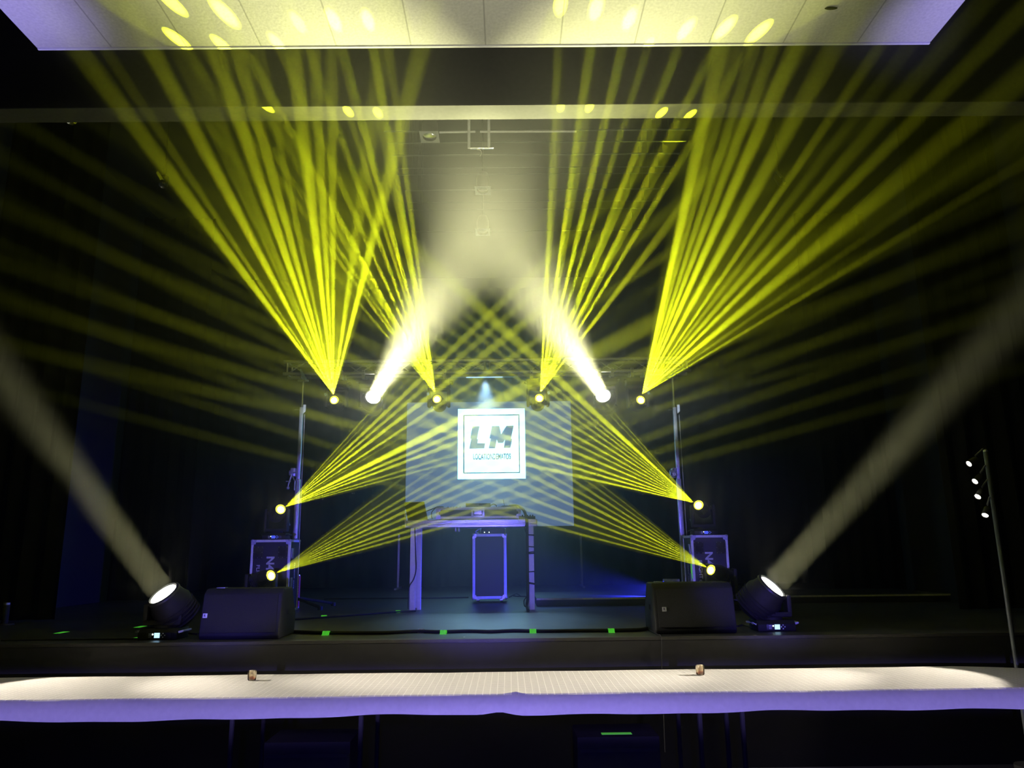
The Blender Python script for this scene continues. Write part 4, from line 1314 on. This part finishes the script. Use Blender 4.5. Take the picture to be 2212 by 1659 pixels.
def par_can(label, u, v, y, size, square=True, hang=None, bright=False):
    c = at(u, v, y)
    ax = Vector((0, -.10, -1)).normalized()
    t = thing('par_can', label, 'spotlight', c, 'lamps hung over the stage centre')
    q = ax.to_track_quat('Z', 'Y').to_matrix()
    r = size * .42
    MB().lathe([(r * .98, .0), (r, -.02), (r, -.16), (r * .7, -.24), (r * .3, -.26), (0, -.26), ], c, ax, 24).build('can', MT['black'], t)
    # square colour frame with a round hole
    b = bmesh.new()
    N = 32
    inn, out = [], []
    for k in range(N):
        a = 2 * math.pi * k / N
        cx, cy_ = math.cos(a), math.sin(a)
        m = max(abs(cx), abs(cy_))
        inn.append(b.verts.new(c + q @ Vector((cx * size * .36, cy_ * size * .36, .012))))
        out.append(b.verts.new(c + q @ Vector((cx / m * size * .5, cy_ / m * size * .5, .012))))
    for k in range(N):
        b.faces.new((inn[k], out[k], out[(k + 1) % N], inn[(k + 1) % N]))
    bmesh.ops.solidify(b, geom=list(b.faces), thickness=.008)
    MB()._merge(b).build('colour_frame', MT['alupaint'], t)
    MB().lathe([(0, -.05), (r * .85, -.02), (r * .85, -.028), (0, -.06)], c, ax, 24).build('lens', MT['chrome'], t)
    MB().cyl(c + Vector((0, .0, .24)), Vector((c.x, c.y, 7.3)), .012).build('hanger', MT['blackmatt'], t)
par_can('grey square framed lamp hung left of the pipe frame', 928, 294, 7.60, .21)
par_can('grey square framed lamp below the pipe frame in the white haze', 1043, 410, 8.9, .20)
par_can('pale square framed lamp lowest in the white haze over the screen', 1043, 500, 10.2, .21)
def dark_spot(label, u, v, y):
    c = at(u, v, y)
    t = thing('hanging_lamp', label, 'spotlight', c, 'dark lamps hung over the stage sides')
    ax = Vector((.15, -.5, -.9)).normalized()
    MB().lathe([(.05, 0), (.055, -.02), (.055, -.16), (.03, -.2), (0, -.2)], c, ax, 16).build('can', MT['black'], t)
    MB().lathe([(0, -.02), (.048, -.004), (.048, -.01), (0, -.03)], c, ax, 16).build('lens', MT['chrome'], t)
    p = c - ax * .1
    MB().prism([(p.x - .075, p.z + .07), (p.x - .05, p.z + .10), (p.x + .03, p.z - .02), (p.x + .05, p.z - .075), (p.x + .02, p.z - .08)], p.y - .075, p.y - .07).build('yoke', MT['chrome'], t, 'bright metal yoke')
    MB().cyl(p + Vector((0, 0, .05)), (p.x, p.y, 7.3), .010).build('hanger', MT['blackmatt'], t)
dark_spot('small dark lamp with a bright yoke hung over the left side of the stage', 352, 400, 8.9)
dark_spot('small dark lamp hung over the right side of the stage', 1690, 396, 8.9)
dark_spot('small dark lamp hung just below the header at the far left', 153, 262, 7.5)
p = onz(1795, 17, CEIL)
tag(MB().sphere((p.x, p.y, CEIL - .004), .05, 12, (1.0, .35, .12)).build('ceiling_fitting', MT['blackmatt']), 'small dark fitting on the white ceiling panel at the right', 'fitting')

# ---------------------------------------------------------------- the long clothed table in front of the stage
TZ = 0.75
TX0, TX1 = -4.6, 4.35
YN, YF = 5.04, 5.95
for k in range(3):
    a = TX0 + .05 + k * (TX1 - TX0 - .1) / 3
    b_ = a + (TX1 - TX0 - .1) / 3 - .03
    t = thing('banquet_table', ('left', 'middle', 'right')[k] + ' folding table of the row hidden under the long white cloth', 'table', ((a + b_) / 2, (YN + YF) / 2, 0), 'folding tables under the cloth')
    yb = YF - .06 if k < 2 else 5.62
    MB().box((a, YN + .03, TZ - .035), (b_, yb, TZ - .006), .004).build('tabletop', MT['riser'], t)
    for x in (a + (.66 if k == 1 else .12), b_ - .12):
        for y in (YN + .10, yb - .1):
            MB().cyl((x, y, 0), (x, y, TZ - .034), .016, seg=10).build('leg', MT['blackmatt'], t)
b = bmesh.new()
NX, prof = 220, []
for y, z in ((0.0, -.003), (.12, 0), (.25, 0), (.38, 0), (.52, 0), (.66, 0), (.80, 0), (.90, 0), (.965, 0), (.99, -.002)):
    prof.append((y, z))
drop = [(1.0, -.010), (1.006, -.028), (1.009, -.048), (1.012, -.070), (1.014, -.090), (1.015, -.106), (1.016, -.120)]
rows = []
rnd = random.Random(3)
ph = [rnd.uniform(0, 6.28) for _ in range(8)]
def wave(x, a):
    return (math.sin(x * 5.1 + ph[0]) * .5 + math.sin(x * 11.3 + ph[1]) * .3 + math.sin(x * 23.0 + ph[2]) * .2) * a
for i in range(NX + 1):
    x = TX0 + (TX1 - TX0) * i / NX
    yn = YN + wave(x * .35, .018)
    yf = YF + wave(x * .5 + 2, .018)
    if x > 3.30:
        yf -= (x - 3.30) * .30
    col = []
    for y, z in prof:
        yy = yf + (yn - yf) * y
        zz = TZ + z + (wave(x * 1.3 + y * 3, .0025) if .05 < y < .95 else 0)
        if abs(x - .03) < .06 and y > .9:
            zz += .012 * (1 - abs(x - .03) / .06)
        col.append(b.verts.new((x, yy, zz)))
    for y, z in drop:
        yy = yf + (yn - yf) * y - wave(x * 1.1, .006) * (y - 1.0) / .016
        zz = TZ + z * (1 + wave(x * .45 + 1, .10)) * (1.0 if x > -1.2 else 1 + (-1.2 - x) * .03)
        if abs(x + .06) < .12:
            zz += .02 * (z / -.120) * (1 - abs(x + .06) / .12)
        col.append(b.verts.new((x, yy, zz)))
    col_back = [b.verts.new((x, yf + .010, TZ - .02)), b.verts.new((x, yf + .014, TZ - .10 + wave(x, .01)))]
    rows.append([col_back[1], col_back[0]] + col)
for l, r_ in zip(rows, rows[1:]):
    for k in range(len(l) - 1):
        b.faces.new((l[k], l[k + 1], r_[k + 1], r_[k]))
bmesh.ops.solidify(b, geom=list(b.faces), thickness=.002)
bmesh.ops.recalc_face_normals(b, faces=b.faces)
cl = MB()._merge(b).build('tablecloth', MT['cloth'])
tag(cl, 'long white jacquard tablecloth lit warm on top and violet along its front edge', 'tablecloth')
def candle_glass(px, py, label):
    p = onz(px, py, TZ + .003)
    t = thing('candle_glass', label, 'candle holder', p, 'candle glasses on the long table')
    r, h = .0305, .064
    MB().lathe([(0, 0), (r * .86, 0), (r * .95, .006), (r, h * .55), (r * .98, h * .8), (r * .88, h), (r * .80, h), (r * .90, h * .78), (r * .92, h * .5), (r * .86, .008), (0, .008)], p, (0, 0, 1), 32).build('glass', MT['glass'], t)
    MB().lathe([(0, .0085), (r * .66, .0085), (r * .66, .021), (r * .6, .022), (0, .022)], p, (0, 0, 1), 24).build('tealight', MT['wax'], t, 'low red tealight')
    MB().cyl(p + Vector((0, 0, .022)), p + Vector((0, 0, .029)), .0012, seg=6).build('wick', MT['blackmatt'], t)
candle_glass(544, 1469, 'small clear candle glass with a red tealight on the left half of the cloth')
candle_glass(1513, 1457, 'small clear candle glass with a red tealight on the right half of the cloth')
# dark crates on the hall floor below the table
for k, (u0, u1, vt, yy, lab) in enumerate(((570, 757, 1604, 5.10, 'dark box on the hall floor below the left part of the long table'), (1246, 1425, 1592, 5.10, 'dark box with a strip of green tape below the right part of the long table'))):
    a, b_ = at(u0, vt, yy), at(u1, vt, yy)
    t = thing('dark_box', lab, 'box', ((a.x + b_.x) / 2, yy + .15, 0), 'dark boxes below the long table')
    MB().box((a.x, yy, 0.012), (b_.x, yy + .36, a.z), .012).build('box_body', MT['blackmatt'], t)
    MB().box((a.x + .02, yy - .004, a.z - .09), (b_.x - .02, yy + .002, a.z - .07)).build('lid_seam', MT['rubber'], t)
    for x in (a.x + .05, b_.x - .05):
        for y in (yy + .05, yy + .31):
            MB().cyl((x, y, 0), (x, y, .013), .02).build('foot', MT['rubber'], t)
    if k:
        c0, c1 = at(1299, 1588, yy + .08), at(1364, 1588, yy + .08)
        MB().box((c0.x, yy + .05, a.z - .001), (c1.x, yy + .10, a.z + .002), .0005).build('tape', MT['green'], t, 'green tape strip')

# ---------------------------------------------------------------- haze that shows the beams, cut away low to hide lamp cones
h = MB().prism_x([(2.4, 3.2), (5.4, 2.55), (5.85, 2.20), (6.05, 1.75), (FRONT + .02, 1.45), (FRONT + .02, STAGE + .004), (15.0, STAGE + .004), (15.0, 7.2), (SOF1 + .02, 7.2), (SOF1 + .02, SOFFIT_Z - .005), (SOF0 - .02, SOFFIT_Z - .005),
                  (SOF0 - .02, 7.2), (CYE + .03, 7.2), (CYE + .03, CEIL - .012), (2.4, CEIL - .012)], -XW + .02, XW - .02).build('haze', MT['black'], smooth=False)
hm = bpy.data.materials.new('stage haze')
hm.use_nodes = True
nt = hm.node_tree
nt.nodes.clear()
out = nt.nodes.new('ShaderNodeOutputMaterial')
vol = nt.nodes.new('ShaderNodeVolumeScatter')
# the haze hangs thickest round the middle of the stage and drifts in soft clouds
geo = nt.nodes.new('ShaderNodeNewGeometry')
mp = nt.nodes.new('ShaderNodeVectorMath'); mp.operation = 'SUBTRACT'
nt.links.new(geo.outputs['Position'], mp.inputs[0])
mp.inputs[1].default_value = (-.1, 8.8, 3.9)
dv = nt.nodes.new('ShaderNodeVectorMath'); dv.operation = 'DIVIDE'
nt.links.new(mp.outputs[0], dv.inputs[0])
dv.inputs[1].default_value = (3.0, 4.2, 3.0)
ln_ = nt.nodes.new('ShaderNodeVectorMath'); ln_.operation = 'LENGTH'
nt.links.new(dv.outputs[0], ln_.inputs[0])
mr = nt.nodes.new('ShaderNodeMapRange'); mr.interpolation_type = 'SMOOTHSTEP'
nt.links.new(ln_.outputs['Value'], mr.inputs['Value'])
mr.inputs['From Min'].default_value = 0.2
mr.inputs['From Max'].default_value = 1.55
mr.inputs['To Min'].default_value = HAZE
mr.inputs['To Max'].default_value = HAZE_OUT
nz = nt.nodes.new('ShaderNodeTexNoise')
nz.inputs['Scale'].default_value = 1.1
nz.inputs['Detail'].default_value = 1.0
nt.links.new(geo.outputs['Position'], nz.inputs['Vector'])
m3 = nt.nodes.new('ShaderNodeMapRange')
nt.links.new(nz.outputs['Fac'], m3.inputs['Value'])
m3.inputs['From Min'].default_value = 0.3
m3.inputs['From Max'].default_value = 0.7
m3.inputs['To Min'].default_value = 0.72
m3.inputs['To Max'].default_value = 1.28
m4 = nt.nodes.new('ShaderNodeMath'); m4.operation = 'MULTIPLY'
nt.links.new(mr.outputs['Result'], m4.inputs[0])
nt.links.new(m3.outputs['Result'], m4.inputs[1])
nt.links.new(m4.outputs[0], vol.inputs['Density'])
vol.inputs['Anisotropy'].default_value = HAZE_G
nt.links.new(vol.outputs[0], out.inputs['Volume'])
h.data.materials.clear()
h.data.materials.append(hm)
tag(h, 'thin stage haze lit by the beams', 'haze', kind='stuff')
